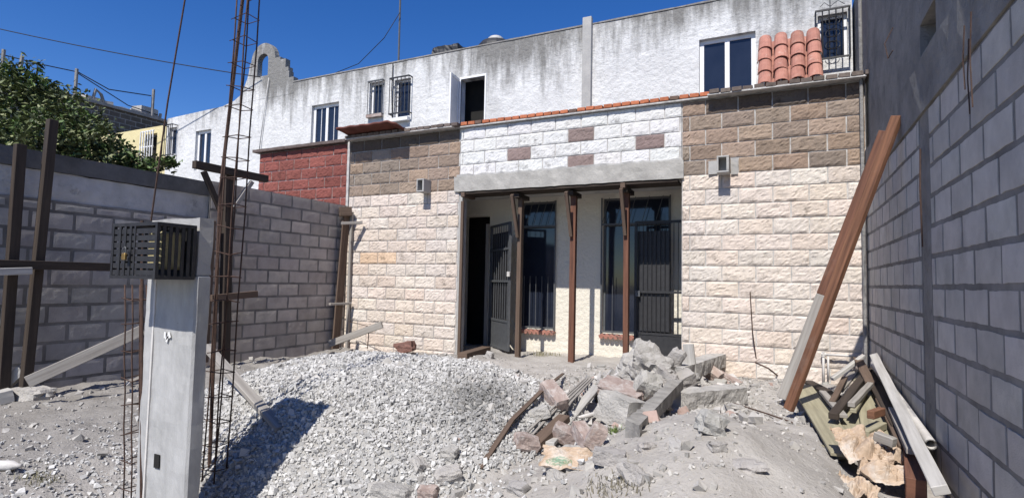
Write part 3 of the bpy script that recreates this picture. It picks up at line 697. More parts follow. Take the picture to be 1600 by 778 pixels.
for (p, r) in clusters:
    nl = int(1500 * r * r / .25 * .68) + 110
    subs = [p + Vector(rng.normal(0, r * .46, 3)) for _ in range(26)]
    for k in range(nl):
        q = subs[rng.integers(26)] + Vector(rng.normal(0, r * .17, 3))
        if q.x > LX - .25 and q.z < 2.55: continue
        s_ = rng.uniform(.022, .042); e_ = Euler((rng.uniform(-1.0, 1.0), rng.uniform(-1.0, 1.0), rng.uniform(0, 6.3))).to_matrix()
        c_ = (.115, .145, .045) if rng.random() < .5 else ((.06, .08, .032) if rng.random() < .6 else (.24, .26, .12)); c_ = jit(c_, .25)
        b.add([q + e_ @ Vector(t) * s_ for t in ((-1.25, 0, 0), (-.3, -.6, .12), (1.25, 0, 0), (-.3, .6, .12))], [(0, 1, 2), (0, 2, 3)], c_)
    for k in range(8):
        d_ = Vector(rng.normal(0, 1, 3)).normalized(); d_.z = abs(d_.z) * .8; 
        q0 = p + d_ * r * .5; q1 = p + d_ * r * rng.uniform(1.0, 1.3); b.tube([q0, q1], .004, 3, (.08, .08, .04))
        for m_ in range(14):
            q = q0.lerp(q1, rng.uniform(.2, 1)) + Vector(rng.normal(0, .03, 3)); s_ = rng.uniform(.022, .04)
            e_ = Euler((rng.uniform(-1.2, 1.2), rng.uniform(-1.2, 1.2), rng.uniform(0, 6.3))).to_matrix()
            b.add([q + e_ @ Vector(t) * s_ for t in ((-1.25, 0, 0), (-.3, -.6, .12), (1.25, 0, 0), (-.3, .6, .12))], [(0, 1, 2), (0, 2, 3)], jit((.09, .15, .035), .25))
b.build('crown', M['leaf'], tr)

# ------------------------------------------------------------------ meter pillar
CYf = 1.87
mp_ = thing('meter_pillar', 'whitewashed concrete pillar standing in front of the gravel heap', 'pillar', (-2.95, CYf + .07, 0))
M['pillar'] = mat('whitewashed_concrete', (.42, .42, .415), (.31, .31, .305), 4, .85, .35, 40, coord='World', stretch=(3, 3, .8), spots=[((.22, .22, .21), 1.2, .54, .70, .6), ((.12, .12, .12), 22, .66, .72, .7)])
b = MB(); b.add(*lumpy((-3.16, CYf, -.3), (-2.735, CYf + .085, 1.20), .006, .04, 6)); b.build('shaft', M['pillar'], mp_, bevel=.012)
b = MB(); b.add(*lumpy((-3.155, CYf + .004, 1.202), (-2.74, CYf + .082, 1.50), .012, .04, 6)); b.build('pillar_top', M['concrete'], mp_)
b = MB(); b.b2((-3.075, CYf - .008, -.2), (-3.062, CYf + .002, 1.2)); b.build('corner_bead', M['pvc'], mp_)
q = at(245, 720, Y=CYf - .004); b = MB(); b.b2((q.x - .022, CYf - .0065, q.z - .035), (q.x + .022, CYf - .002, q.z + .035)); b.build('hole_shade_plate', M['dark'], mp_)  # raised near-black plate, painted as the shade inside a socket hole
q = at(262, 527, Y=CYf - .004); b = MB()
for s_ in ((-.02, .012, .0), (.0, -.008, .3), (.016, .014, -.4), (.0, .0, .9)): b.box((q.x + s_[0], CYf - .006, q.z + s_[1]), (.014, .004, .032), Euler((0, s_[2], 0)))
b.build('paint_mark', M['white_frame'], mp_)
b = MB(); b.tube([at(222, 345, Y=CYf + .02), at(221, 778, Y=CYf + .0)], .008, 6); b.build('conduit', M['rust'], mp_)
# slatted meter cage
cg = thing('meter_cage', 'black slatted steel meter cage with padlock on the pillar', 'cage', (-2.93, CYf - .11, 1.16))
x0, x1, y0, y1, z0, z1 = -3.11, -2.735, CYf - .215, CYf - .012, 1.175, 1.455
b = MB(); t = .016
for x_ in (x0, x1 - t):
    for y_ in (y0, y1 - t): b.b2((x_, y_, z0), (x_ + t, y_ + t, z1))
for z_ in (z0, z1 - t):
    for y_ in (y0, y1 - t): b.b2((x0 + t, y_, z_), (x1 - t, y_ + t, z_ + t))
    for x_ in (x0, x1 - t): b.b2((x_, y0 + t, z_), (x_ + t, y1 - t, z_ + t))
b.build('frame', M['black_metal'], cg)
b = MB()
for k in range(7):
    z_ = z0 + .018 + k * .0345; b.b2((x0 + t, y0 + .003, z_), (x1 - t, y0 + .007, z_ + .026))
for x_ in (x0 + .06, x0 + .105, x0 + .15, x0 + .19): b.b2((x_, y0 - .001, z0 + t), (x_ + (.018 if x_ < x0 + .18 else .012), y0 + .0025, z1 - t))
b.build('front_slats', M['black_metal'], cg)
for xs_ in (x1 - .007, x0 + .003):
    b = MB(); k = y0 + .03
    while k < y1 - .03: b.b2((xs_, k, z0 + t), (xs_ + .004, k + .017, z1 - t)); k += .032
    b.build('side_slats', M['black_metal'], cg)
b = MB(); k = x0 + .03
while k < x1 - .03: b.b2((k, y0 + t, z1 - .008), (k + .027, y1 - t, z1 - .004)); k += .034
b.build('top_slats', M['black_metal'], cg)
b = MB(); b.b2((x0 + t, y0 + t, z0 + .004), (x1 - t, y1 - t, z0 + .008)); b.build('floor_plate', M['black_metal'], cg)
b = MB(); b.b2((x0 + t, y1 - .006, z0 + t), (x1 - t, y1 - .002, z1 - t)); b.build('back_plate', M['black_metal'], cg)
b = MB(); b.box((x0 + .155, y0 - .022, 1.285), (.028, .014, .034)); pl = b.build('padlock', M['brass'], cg, bevel=.003)
b = MB(); b.tube([(x0 + .145, y0 - .022, 1.302), (x0 + .146, y0 - .022, 1.325), (x0 + .155, y0 - .02, 1.333), (x0 + .164, y0 - .022, 1.325), (x0 + .165, y0 - .022, 1.302)], .0035, 5); b.build('shackle', M['grey_metal'], pl)
b = MB(); b.b2((x0 + .2, y0 + .06, z0 + .05), (x0 + .32, y1 - .03, z1 - .04)); b.build('meter', M['cream'], cg, bevel=.01)

# ------------------------------------------------------------------ rebar
def cage(name, lab, base, top, wx, wy, n, r, ties=None, tilt=None, twist=0):
    base, top = Vector(base), Vector(top); t_ = thing(name, lab, 'rebar cage', base)
    off = [(-wx / 2, -wy / 2), (wx / 2, -wy / 2), (wx / 2, wy / 2), (-wx / 2, wy / 2)]
    for (a, c_) in off:
        j = Vector((random.uniform(-.006, .006), random.uniform(-.006, .006), 0)); b = MB(); pts = [base.lerp(top, k / 6) + Vector((a, c_, 0)) + (j if k % 2 else -j) for k in range(7)]
        b.tube(pts, r, 5); b.build('rebar', M['rust'], t_, smooth=True)
    for i in range(n):
        c0 = base.lerp(top, (i + .5) / n + random.uniform(-.006, .006)); dz = [random.uniform(-.012, .012) for _ in range(4)]
        b = MB(); pts = [c0 + Vector((a * 1.12, c_ * 1.12, dz[k])) for k, (a, c_) in enumerate(off)]; pts.append(pts[0]); pts.append(pts[0].lerp(pts[1], -.25)); b.tube(pts, .0032, 4); b.build('stirrup', M['rust'], t_)
    return t_
Yc = 2.5
pb = ground_at(335, 742); Yc = pb.y
cage('rebar_cage', 'tall rusty rebar column cage rising out of frame beside the pillar', (pb.x, Yc, gz(pb.x, Yc) - .05), at(392, -60, Y=Yc), .10, .085, 22, .005)
b = MB(); b.tube([at(326, 760, Y=Yc + .01), at(344, 300, Y=Yc + .01), at(386, -60, Y=Yc + .01)], .011, 6); tag(b.build('steel_bar', M['rust']), 'thicker dark steel bar standing inside the tall rebar cage', 'steel bar')
p = at(212, 770, Y=CYf + .05); p1 = at(213, 445, Y=CYf + .05)
cage('rebar_cage', 'short thin rusty rebar cage left of the whitewashed pillar', (p.x - .0, CYf + .05, -.05), (p1.x, CYf + .05, p1.z), .07, .08, 8, .004)
b = MB(); b.tube([at(236, 345, Y=CYf + .1), at(262, 160, Y=CYf + .1), at(289, 0, Y=CYf + .1), at(296, -40, Y=CYf + .1)], .005, 6); tag(b.build('steel_rod', M['rust']), 'single long thin rod leaning above the meter cage', 'steel rod')

# ------------------------------------------------------------------ timber on the left
def board(name, lab, cat, p0, p1, w_, t_, m, up=(0, 0, 1), group=None, bev=.004, nseg=1, warp=0, parent=None):
    b = MB(); b.bar(p0, p1, w_, t_, up, None, nseg, warp); o_ = b.build(name, M[m], parent, bevel=bev)
    if not parent: tag(o_, lab, cat, group)
    elif lab: o_['label'] = lab
    return o_
g0 = at(8, 596, X=-6.95); board('timber_post', 'leftmost dark timber post against the left wall, shorter of two', 'post', (-6.98, g0.y, -.15), at(32, 226, X=-7.0), .09, .07, 'wood_dark', (1, 0, 0))
board('timber_post', 'taller dark timber post next to the leftmost post, rising above the wall', 'post', at(40, 598, X=-6.9) - Vector((0, 0, .1)), at(82, 188, X=-6.95), .085, .08, 'wood_dark', (1, 0, 0))
board('timber_rail', 'dark horizontal rail nailed across the left timber posts', 'rail', at(-30, 412, X=-6.83), at(195, 418, X=-6.83), .09, .045, 'wood_dark', (1, 0, 0))
board('board_scrap', 'pale board scrap tied to the left posts at the rail', 'board', at(-10, 425, X=-6.75), at(50, 423, X=-6.75), .07, .03, 'white_plank', (1, 0, 0))
board('plank', 'pale plank sloping up from a block toward the pillar', 'plank', at(42, 597, X=-6.3), at(224, 515, X=-6.0), .11, .045, 'wood_grey', (1, 0, .3))
# T prop
tp = thing('timber_prop', 'dark timber T-shaped prop standing against the left wall', 'prop', (-6.9, 5.1, 0))
board('beam', None, None, at(303, 257, X=-6.85), at(417, 280, X=-6.85), .10, .08, 'wood_dark', (1, 0, 0), parent=tp)
board('post', None, None, at(350, 565, X=-6.93) - Vector((0, 0, .05)), at(357, 272, X=-6.93), .12, .10, 'wood_dark', (1, 0, 0), parent=tp)
board('brace', None, None, at(394, 284, X=-6.82), at(366, 325, X=-6.82), .06, .04, 'wood_grey', (1, 0, 0), parent=tp)
board('brace', None, None, at(318, 268, X=-6.82), at(345, 330, X=-6.82), .07, .05, 'wood_dark', (1, 0, 0), parent=tp)
board('board_scrap', 'grey-brown board scrap wedged behind the tall rebar cage', 'board', at(330, 466, X=-6.8), at(402, 459, X=-6.8), .09, .04, 'wood_brown', (1, 0, 0))
board('timber_post', 'short upright timber left of the T-shaped prop at the grey wall', 'post', at(318, 560, X=-6.95) - Vector((0, 0, .05)), at(330, 345, X=-6.95), .10, .08, 'wood_brown', (1, 0, 0))
gA = ground_at(440, 664); p_ = at(322, 540, Y=gA.y + .25)
board('plank', 'grey plank leaning down onto the gravel heap from the pillar', 'plank', gA + Vector((0.02, -.02, -.02)), p_, .075, .035, 'wood_grey', (0, 0, 1))
# form post at wall end
fp = thing('formwork_post', 'brown formwork boards round the end of the grey left wall', 'formwork', (-7.08, 7.6, 0))
board('form_board', None, None, at(524, 545, X=-7.1) , at(542, 330, X=-7.1), .17, .03, 'wood_brown', (1, 0, 0), parent=fp)
board('form_board', None, None, (-7.06, 7.74, -.05), (-7.06, 7.74, 2.4), .05, .05, 'wood_grey', (1, 0, 0), parent=fp)
board('cap', None, None, (-7.13, 7.5, 2.38), (-7.02, 7.68, 2.40), .09, .16, 'wood_brown', (0, 0, 1), parent=fp)
board('clamp', None, None, at(533, 349, X=-7.02), at(566, 348, Y=7.72), .06, .05, 'wood_grey', (0, 0, 1), parent=fp)
board('clamp', None, None, at(515, 475, X=-7.05), at(548, 474, X=-7.0), .05, .04, 'wood_grey', (0, 0, 1), parent=fp)
board('plank', 'grey board jutting out sideways at the foot of the formwork post', 'plank', at(515, 537, X=-6.95), at(597, 507, Y=7.35), .05, .11, 'wood_grey', (0, 0, 1))
b = MB(); b.tube([at(575, 510, Y=7.4), at(576, 525, Y=7.35), at(574, 545, Y=7.35)], .008, 5); b.tube([at(545, 502, Y=7.5), at(585, 512, Y=7.4)], .006, 5); tag(b.build('tie_wire', M['rust']), 'bent wire hanging off the board by the formwork post', 'wire')

# ------------------------------------------------------------------ shoring in the doorway
def prop(lab, xb, yb, z0, ztop, m, wid, br):
    t_ = thing('timber_prop', lab, 'prop', (xb, yb, z0), None)
    board('post', None, None, (xb, yb, z0 - .05), (xb + random.uniform(-.01, .01), yb, ztop), wid, .09, m, (0, 1, 0), parent=t_)
    for q in br: board('brace', None, None, (xb - .01, yb - .30, ztop + .03), (xb - .005, yb - .07, ztop - .62), .055, .05, q, (1, 0, 0), parent=t_)
    board('head', None, None, (xb, yb - .16, ztop + .035), (xb, yb + .25, ztop + .035), .09, .07, 'wood_dark', (0, 0, 1), parent=t_)
prop('weathered prop under the lintel beside the open barred gate', at(809, 550, Y=8.0).x, 8.0, 0, 2.52, 'wood_brown', .07, ['wood_brown'])
prop('middle red-brown prop under the lintel in front of the cream wall', at(893, 550, Y=8.02).x, 8.02, 0, 2.52, 'wood_red', .085, ['wood_brown'])
prop('right red-brown prop under the lintel beside the black screen door', at(978, 550, Y=8.0).x, 8.0, 0, 2.52, 'wood_red', .075, ['wood_brown'])
fm = thing('formwork_deck', 'dark timber boards propped under the concrete lintel', 'formwork', (-3, FY + .2, 2.6))
b = MB()
for k in range(3): b.bar((-4.75, FY + .13 * k + .04, 2.625), (-1.3, FY + .13 * k + .04, 2.625), .125, .025)
b.build('boards', M['wood_dark'], fm, bevel=.003)
for k, x_ in enumerate((-4.72, -2.06)):
    board('block', None, None, (x_, FY - .06, 2.60), (x_, FY + .3, 2.60), .07, .07, 'wood_brown', (0, 0, 1), parent=fm)
board('form_strip', 'thin brown form board along the left jamb of the doorway', 'board', (-4.745, FY - .01, 0), (-4.745, FY - .01, 2.5), .05, .035, 'wood_brown', (0, 1, 0))
board('threshold_board', 'dirty brown board lying across the dark doorway threshold', 'board', at(722, 556, Z=.05), at(760, 545, Z=.05), .16, .09, 'wood_brown')

# ------------------------------------------------------------------ big leaning timbers on the right
q0 = Vector((.02, 5.62, gz(0, 5.6) - .05))
tA = thing('leaning_timber', 'orange-brown timber leaning on the blue-grey wall, nearer of two', 'timber', q0)
board('beam', None, None, at(1232, 640, Z=.10), at(1402, 182, X=.87), .05, .085, 'wood_orange', (1, -.9, 0), parent=tA)
tB = thing('leaning_timber', 'darker brown timber leaning behind the orange one, grey at its foot', 'timber', q0 + Vector((-.1, .2, 0)))
pA, pB = at(1222, 622, Z=.10), at(1382, 206, X=.86); pm = pA.lerp(pB, .40)
board('beam', None, None, pm, pB, .065, .085, 'wood_red', (1, -.3, 0), parent=tB)
board('beam_foot', 'grey weathered lower end', None, pA, pm, .066, .086, 'wood_grey', (1, -.3, 0), parent=tB)

# ------------------------------------------------------------------ rubble
def chunk_mesh(size, amp, seed, sub=3, box=.5, smooth=False):
    bm = bmesh.new(); bmesh.ops.create_cube(bm, size=1); bmesh.ops.subdivide_edges(bm, edges=bm.edges[:], cuts=sub, use_grid_fill=True)
    vs = []
    for v in bm.verts:
        c_ = v.co * 2; L_ = max(c_.length, .01); rd = c_ / L_ * 1.15
        q = c_ * box + rd * (1 - box)
        q = q * (1 + amp * noise.noise(q * 1.6 + Vector((seed, 0, 0))) + amp * .6 * noise.noise(q * 4 + Vector((0, seed, 0))) + (.25 * amp * noise.noise(q * 11) if sub > 4 else 0))
        vs.append(Vector((q.x * size[0] / 2, q.y * size[1] / 2, q.z * size[2] / 2)))
    bm.verts.index_update(); fs = [tuple(v.index for v in f.verts) for f in bm.faces]; bm.free(); return vs, fs
SEED = [1]
def chunk(name, lab, cat, px, py, size, rot, m='rubble', amp=.18, box=.75, sink=.3, sub=3, group=None, bev=0, lift=0, pos=None):
    SEED[0] += 3.7; random.seed(int(SEED[0] * 10))
    p = Vector(pos) if pos else ground_at(px, py); vs, fs = chunk_mesh(size, amp, SEED[0], sub, box)
    R_ = Euler([math.radians(a) for a in rot]).to_matrix(); vs = [R_ @ v for v in vs]; mz = min(v.z for v in vs)
    H = max(v.z for v in vs) - mz
    base = p + Vector((0, 0, -mz - H * sink + lift))
    b = MB(); b.add([v + base for v in vs], fs, jit((1, 1, 1), .08)); return tag(b.build(name, M[m], bevel=bev), lab, cat, group)
C = chunk
C('concrete_slab', 'largest broken grey slab leaning at the peak of the rubble by the screen door', 'rubble', 1010, 598, (.44, .38, .38), (14, 28, 10), 'rubble', .38, .4, .25, 9)
C('concrete_slab', 'flat dusty slab lying in front of the rubble peak', 'rubble', 995, 612, (.55, .36, .12), (10, -6, 20), 'rubble', .2, .7, .2, 7)
C('concrete_shard', 'pointed grey shard right of the rubble peak', 'rubble', 1050, 586, (.16, .12, .34), (10, 30, 0), 'rubble', .3, .5, .2)
beam('rough grey broken beam behind the upright pale board', (1056, 598, .08), (1128, 586, .24), .17, .16) if False else None
board('board_scrap', 'short pale board standing upright in the rubble', 'board', ground_at(1082, 592) + Vector((0, 0, -.02)), ground_at(1080, 592) + Vector((-.04, .06, .36)), .115, .03, 'white_plank', (.3, 1, 0))
C('brick_chunk', 'pinkish broken brick chunk right of the upright pale board', 'brick', 1108, 596, (.30, .13, .13), (20, 28, -20), 'rubble_pink', .12, .85, .1)
C('brick_chunk', 'dark reddish slab edge at the right end of the rubble', 'brick', 1140, 595, (.30, .1, .05), (0, 22, -20), 'rubble_pink', .12, .85, .3)
def beam(lab, a, b_, w_, t_, m_='rubble', up=(0, 0, 1)):
    p0 = ground_at(a[0], a[1]) + Vector((0, 0, a[2])); p1 = ground_at(b_[0], b_[1]) + Vector((0, 0, b_[2])); d = p1 - p0; L_ = d.length; d.normalize()
    sd_ = d.cross(Vector(up)).normalized(); u_ = sd_.cross(d); SEED[0] += 2
    v_, f_ = lumpy((-L_ / 2, -w_ / 2, -t_ / 2), (L_ / 2, w_ / 2, t_ / 2), .016, .035, 9, SEED[0]); c_ = (p0 + p1) / 2
    b = MB(); b.add([c_ + d * q.x * (1 + .1 * (q.y / w_)) + sd_ * q.y + u_ * q.z for q in v_], f_, jit((1, 1, 1), .06)); return tag(b.build('concrete_beam', M[m_]), lab, 'rubble')
beam('long grey slab lying level at the right of the rubble', (1060, 640, .09), (1150, 626, .07), .22, .15)
beam('long dark beam tilted toward the camera out of the rubble', (988, 684, .04), (1058, 632, .18), .10, .10, 'rubble_dark')
C('concrete_block', 'block with faded green paint in the middle of the rubble', 'block', 968, 662, (.30, .24, .22), (-8, 10, -20), 'rubble', .12, .85, .1)
C('concrete_slab', 'pinkish dusty slab above the green painted block', 'rubble', 972, 632, (.40, .28, .10), (14, 10, 0), 'rubble_pink', .14, .8, -.1, 4)
C('concrete_chunk', 'pale chunk between the dusty slab and the long dark beam', 'rubble', 1012, 630, (.22, .2, .2), (30, 20, 30), 'rubble', .28, .5, .0, 3)
C('concrete_chunk', 'pale rounded chunk above the long level slab', 'rubble', 1036, 615, (.24, .2, .2), (10, 40, 10), 'rubble', .3, .5, .0, 3)
C('concrete_chunk', 'small blocky piece just right of the pale rounded chunk', 'rubble', 1064, 608, (.28, .16, .13), (10, -20, 50), 'rubble', .2, .8, .1, 3)
C('concrete_stub', 'rough grey concrete stub standing against the beige wall', 'rubble', 1163, 588, (.17, .15, .55), (0, 4, 0), 'rubble', .16, .8, .2, 4)
C('brick_chunk', 'reddish-brown brick lying on the gravel edge near the long strip', 'brick', 865, 636, (.24, .12, .12), (10, 30, -30), 'rubble_pink', .1, .88, .15)
C('brick_chunk', 'small grey half brick at the gravel edge beside the long strip', 'brick', 843, 654, (.15, .1, .08), (0, -20, 20), 'rubble', .15, .8, .2)
C('brick_chunk', 'brown clay chunk by the middle of the long strip', 'brick', 822, 700, (.16, .12, .10), (0, 10, 40), 'rubble_pink', .2, .7, .2)
C('brick_chunk', 'brown brick propped under the dusty plank', 'brick', 885, 698, (.20, .10, .10), (20, 25, 20), 'rubble_pink', .1, .88, .1)
C('brick_chunk', 'reddish brick angled beneath the bleached stick', 'brick', 912, 700, (.20, .09, .09), (0, 30, -40), 'rubble_pink', .1, .88, .1)
C('brick_chunk', 'short dusty brick just above the torn paper bag', 'brick', 931, 700, (.10, .08, .15), (10, 25, 20), 'rubble_pink', .1, .88, .1)
C('concrete_block', 'small grey block with dark side right of the torn bag', 'block', 952, 722, (.17, .10, .08), (0, 4, 14), 'rubble', .1, .9, .2)
C('concrete_chunk', 'knobbly stone on the dirt mound below the long slab', 'stone', 1112, 672, (.15, .13, .12), (0, 20, 30), 'rubble', .35, .5, .3)
C('concrete_chunk', 'weathered lump half buried low on the dirt mound', 'stone', 1168, 730, (.14, .12, .06), (0, 0, 30), 'rubble', .35, .4, .45)
C('concrete_slab', 'flat grey piece at the bottom edge of the gravel', 'rubble', 612, 772, (.22, .14, .07), (0, 5, 20), 'rubble', .2, .7, .3)
C('brick_chunk', 'small reddish brick fragment at the bottom edge of the gravel', 'brick', 668, 775, (.11, .07, .08), (10, 0, 10), 'rubble_pink', .25, .6, .3)
C('concrete_chunk', 'pale lump above the red fragment at the gravel foot', 'stone', 703, 712, (.10, .09, .07), (10, 0, 10), 'rubble', .3, .5, .3)
C('brick_chunk', 'dark red broken block on the ground below the beige wall', 'brick', 634, 553, (.30, .16, .17), (0, -12, 10), 'rubble_red', .22, .7, .1, pos=at(634, 551, Y=7.35))
C('concrete_chunk', 'small grey lump beside the middle prop', 'stone', 765, 560, (.12, .1, .12), (0, 10, 0), 'rubble', .3, .5, .2)
C('brick_chunk', 'reddish half-buried brick right of the concrete stub', 'brick', 1192, 587, (.22, .12, .09), (0, 0, 10), 'rubble_pink', .1, .85, .3)
C('concrete_block', 'small pale block supporting the foot of the sloping plank', 'block', 44, 613, (.16, .13, .12), (0, 0, 20), 'rubble', .08, .93, .0)
C('concrete_chunk', 'grey stone under the small pale block', 'stone', 52, 622, (.36, .24, .14), (0, 0, 10), 'rubble', .3, .5, .3)
C('concrete_block', 'whitish slab leaning at the left picture edge', 'block', 8, 625, (.16, .42, .09), (50, 0, -40), 'white_plank', .05, .96, .1)
C('concrete_block', 'second whitish slab low at the left picture edge', 'block', -6, 632, (.18, .22, .12), (10, 0, -10), 'white_plank', .05, .96, .1)
for i, (px, py) in enumerate(((1070, 600), (1128, 608), (1000, 655), (945, 600), (920, 605), (960, 590), (1010, 700), (985, 575), (1085, 612), (1125, 600), (1040, 640), (1290, 600), (905, 675), (895, 710), (935, 660), (1180, 605), (1230, 590), (700, 745), (655, 728), (810, 765), (1120, 700), (940, 575), (925, 625), (870, 745), (990, 745), (1055, 700))):
    s_ = random.uniform(.05, .11); C('rubble_piece', 'small broken grey rubble piece lying loose around the rubble pile', 'rubble', px, py, (s_ * 1.5, s_, s_ * .8), (random.uniform(-20, 20), random.uniform(-20, 20), random.uniform(0, 180)), 'rubble', .3, .6, .4, 3, group='small loose rubble pieces around the pile')
b = MB(); pts = [ground_at(x_, y_) + Vector((0, 0, l_)) for x_, y_, l_ in ((905, 664, .06), (930, 660, .07), (960, 657, .07), (998, 652, .06))]; b.tube(pts, [.012, .022, .024, .012], 7); tag(b.build('bleached_stick', M['pvc'], smooth=True), 'bleached bent stick lying across the front of the rubble', 'stick')
# long strips and planks toward the camera
def gline(pts, lift=.02): return [ground_at(x_, y_) + Vector((0, 0, l_ + lift)) for x_, y_, l_ in pts]
b = MB(); q = gline(((750, 736, .0), (800, 672, .05), (845, 628, .06), (880, 592, .05)))
for i in range(3): b.bar(q[i], q[i + 1], .035, .012)
tag(b.build('metal_strip', M['wood_brown']), 'long thin dark strip along the right edge of the gravel', 'strip')
for i, (dx, lab) in enumerate(((0, 'uppermost grey lath of the bundle beside the dusty plank'), (9, 'second grey lath of the bundle beside the dusty plank'), (18, 'third grey lath of the bundle, longest and lowest'), (-8, 'short grey lath left of the bundle'))):
    q = gline(((832 + dx, 688 + dx * .6, .02), (880 + dx * .7, 645, .07), (918 + dx * .5, 606, .08)), .02); b = MB(); b.bar(q[0], q[1], .018, .01); b.bar(q[1], q[2], .018, .01); tag(b.build('lath', M['wood_grey']), lab, 'lath')
q = gline(((856, 708, .03), (933, 628, .12)), .03); board('plank', 'dusty pale plank sloping through the left of the rubble', 'plank', q[0], q[1], .085, .03, 'white_plank')
q = gline(((832, 706, .0), (882, 672, .06)), .03); board('plank', 'short brown board end under the laths', 'plank', q[0], q[1], .09, .05, 'wood_brown')
b = MB(); pts = gline(((1035, 640, .02), (1075, 628, .02), (1105, 624, .01), (1150, 634, .01), (1200, 650, .01), (1245, 664, .0)), .01); b.tube(pts, .007, 5); tag(b.build('wire', M['rust'], smooth=True), 'bent wire trailing over the dirt mound to the right', 'wire')
b = MB(); b.tube([at(1172, 456, Y=FY - .06), at(1176, 520, Y=FY - .12), ground_at(1186, 592)], .007, 5); tag(b.build('steel_rod', M['rust']), 'thin rod leaning against the beige blocks on the right', 'steel rod')
b = MB(); b.tube([at(1180, 566, Y=FY - .2), at(1200, 575, Y=FY - .3), ground_at(1222, 592)], .010, 5); tag(b.build('stick', M['rust']), 'reddish stick lying low beside the thin rod', 'stick')
C('plastic_scrap', 'small orange scrap on the ground near the thin rod', 'scrap', 1196, 590, (.07, .05, .03), (0, 0, 0), 'tile', .3, .4, .2, 2)
beam('rough grey broken beam behind the upright pale board', (1056, 598, .08), (1124, 588, .22), .17, .16)
for i, (px, py, a, b_, c_, rx, ry, rz, lab) in enumerate((
    (945, 625, .22, .16, .05, 14, 8, 30, 'thin flat slab left of the dusty slab above the green block'), (1030, 648, .20, .15, .05, -20, 15, 70, 'thin grey flake between the two long beams'),
    (925, 645, .18, .12, .05, 25, 0, 10, 'thin tilted flake above the bleached stick'), (1078, 606, .20, .14, .06, 20, -25, 0, 'flat broken plate under the upright pale board'),
    (985, 590, .24, .18, .07, 8, 14, 50, 'flat grey plate on the left flank of the rubble peak'), (1040, 600, .22, .16, .05, -12, 30, 15, 'flat grey plate on the right flank of the rubble peak'),
    (1128, 612, .16, .12, .05, 12, 10, 80, 'pale flat chip beside the end of the level slab'), (1150, 640, .14, .1, .04, 0, 8, 20, 'small pale chip at the far right of the level slab'))):
    C('concrete_flake', lab, 'rubble', px, py, (a, b_, c_), (rx, ry, rz), 'rubble' if i % 3 else 'rubble_dark', .2, .8, .1, 4)
# sheets of paper
def sheet(name, lab, cat, px, py, size, rot, m='bag', seed=0, amp=.06, pos=None, lift=.03, prt=None):
    p = Vector(pos) if pos else ground_at(px, py); n = 44; vs = []; fs = []; R_ = Euler([math.radians(a) for a in rot]).to_matrix()
    for j in range(n + 1):
        for i in range(n + 1):
            u_, v_ = i / n - .5, j / n - .5
            e_ = 1 + .22 * noise.noise(Vector((math.atan2(v_, u_) * 1.4, seed, 0)))
            q = Vector((u_ * size[0] * e_, v_ * size[1] * e_, 0))
            nz = abs(noise.noise(Vector((u_ * 2.6 + seed, v_ * 2.6, seed)))) * 1.9 
            nz += .45 * abs(noise.noise(Vector((u_ * 6 + seed, v_ * 9, 2)))) + .2 * abs(noise.noise(Vector((u_ * 15, v_ * 12 + seed, 5))))
            q.z = amp * nz * .9 - amp * .9 * (abs(u_) + abs(v_)) ; vs.append(R_ @ q + p + Vector((0, 0, lift)))
    for j in range(n):
        for i in range(n): a = j * (n + 1) + i; fs.append((a, a + 1, a + n + 2, a + n + 1))
    b = MB(); b.add(vs, fs)
    if prt:
        for k in range(len(vs)):
            i, j = k % (n + 1), k // (n + 1); u_, v_ = i / n - .5 - prt[0], j / n - .5 - prt[1]; q_ = math.hypot(u_, v_ * 1.2)
            if q_ < prt[2] and not (prt[2] * .72 < q_ < prt[2] * .84): b.c[k] = (.42, .70, .58) if abs(v_) > .03 or int(u_ * 40) % 2 else (.8, .9, .85)
    o_ = b.build(name, M[m]); s_ = o_.modifiers.new('sol', 'SOLIDIFY'); s_.thickness = .002; return tag(o_, lab, cat)
bagp = sheet('paper_bag', 'torn kraft paper bag with faded green print beside the rubble', 'paper bag', 895, 728, (.34, .22), (18, 6, 20), 'bag', 3, .045, lift=.05, prt=(-.2, -.22, .2))

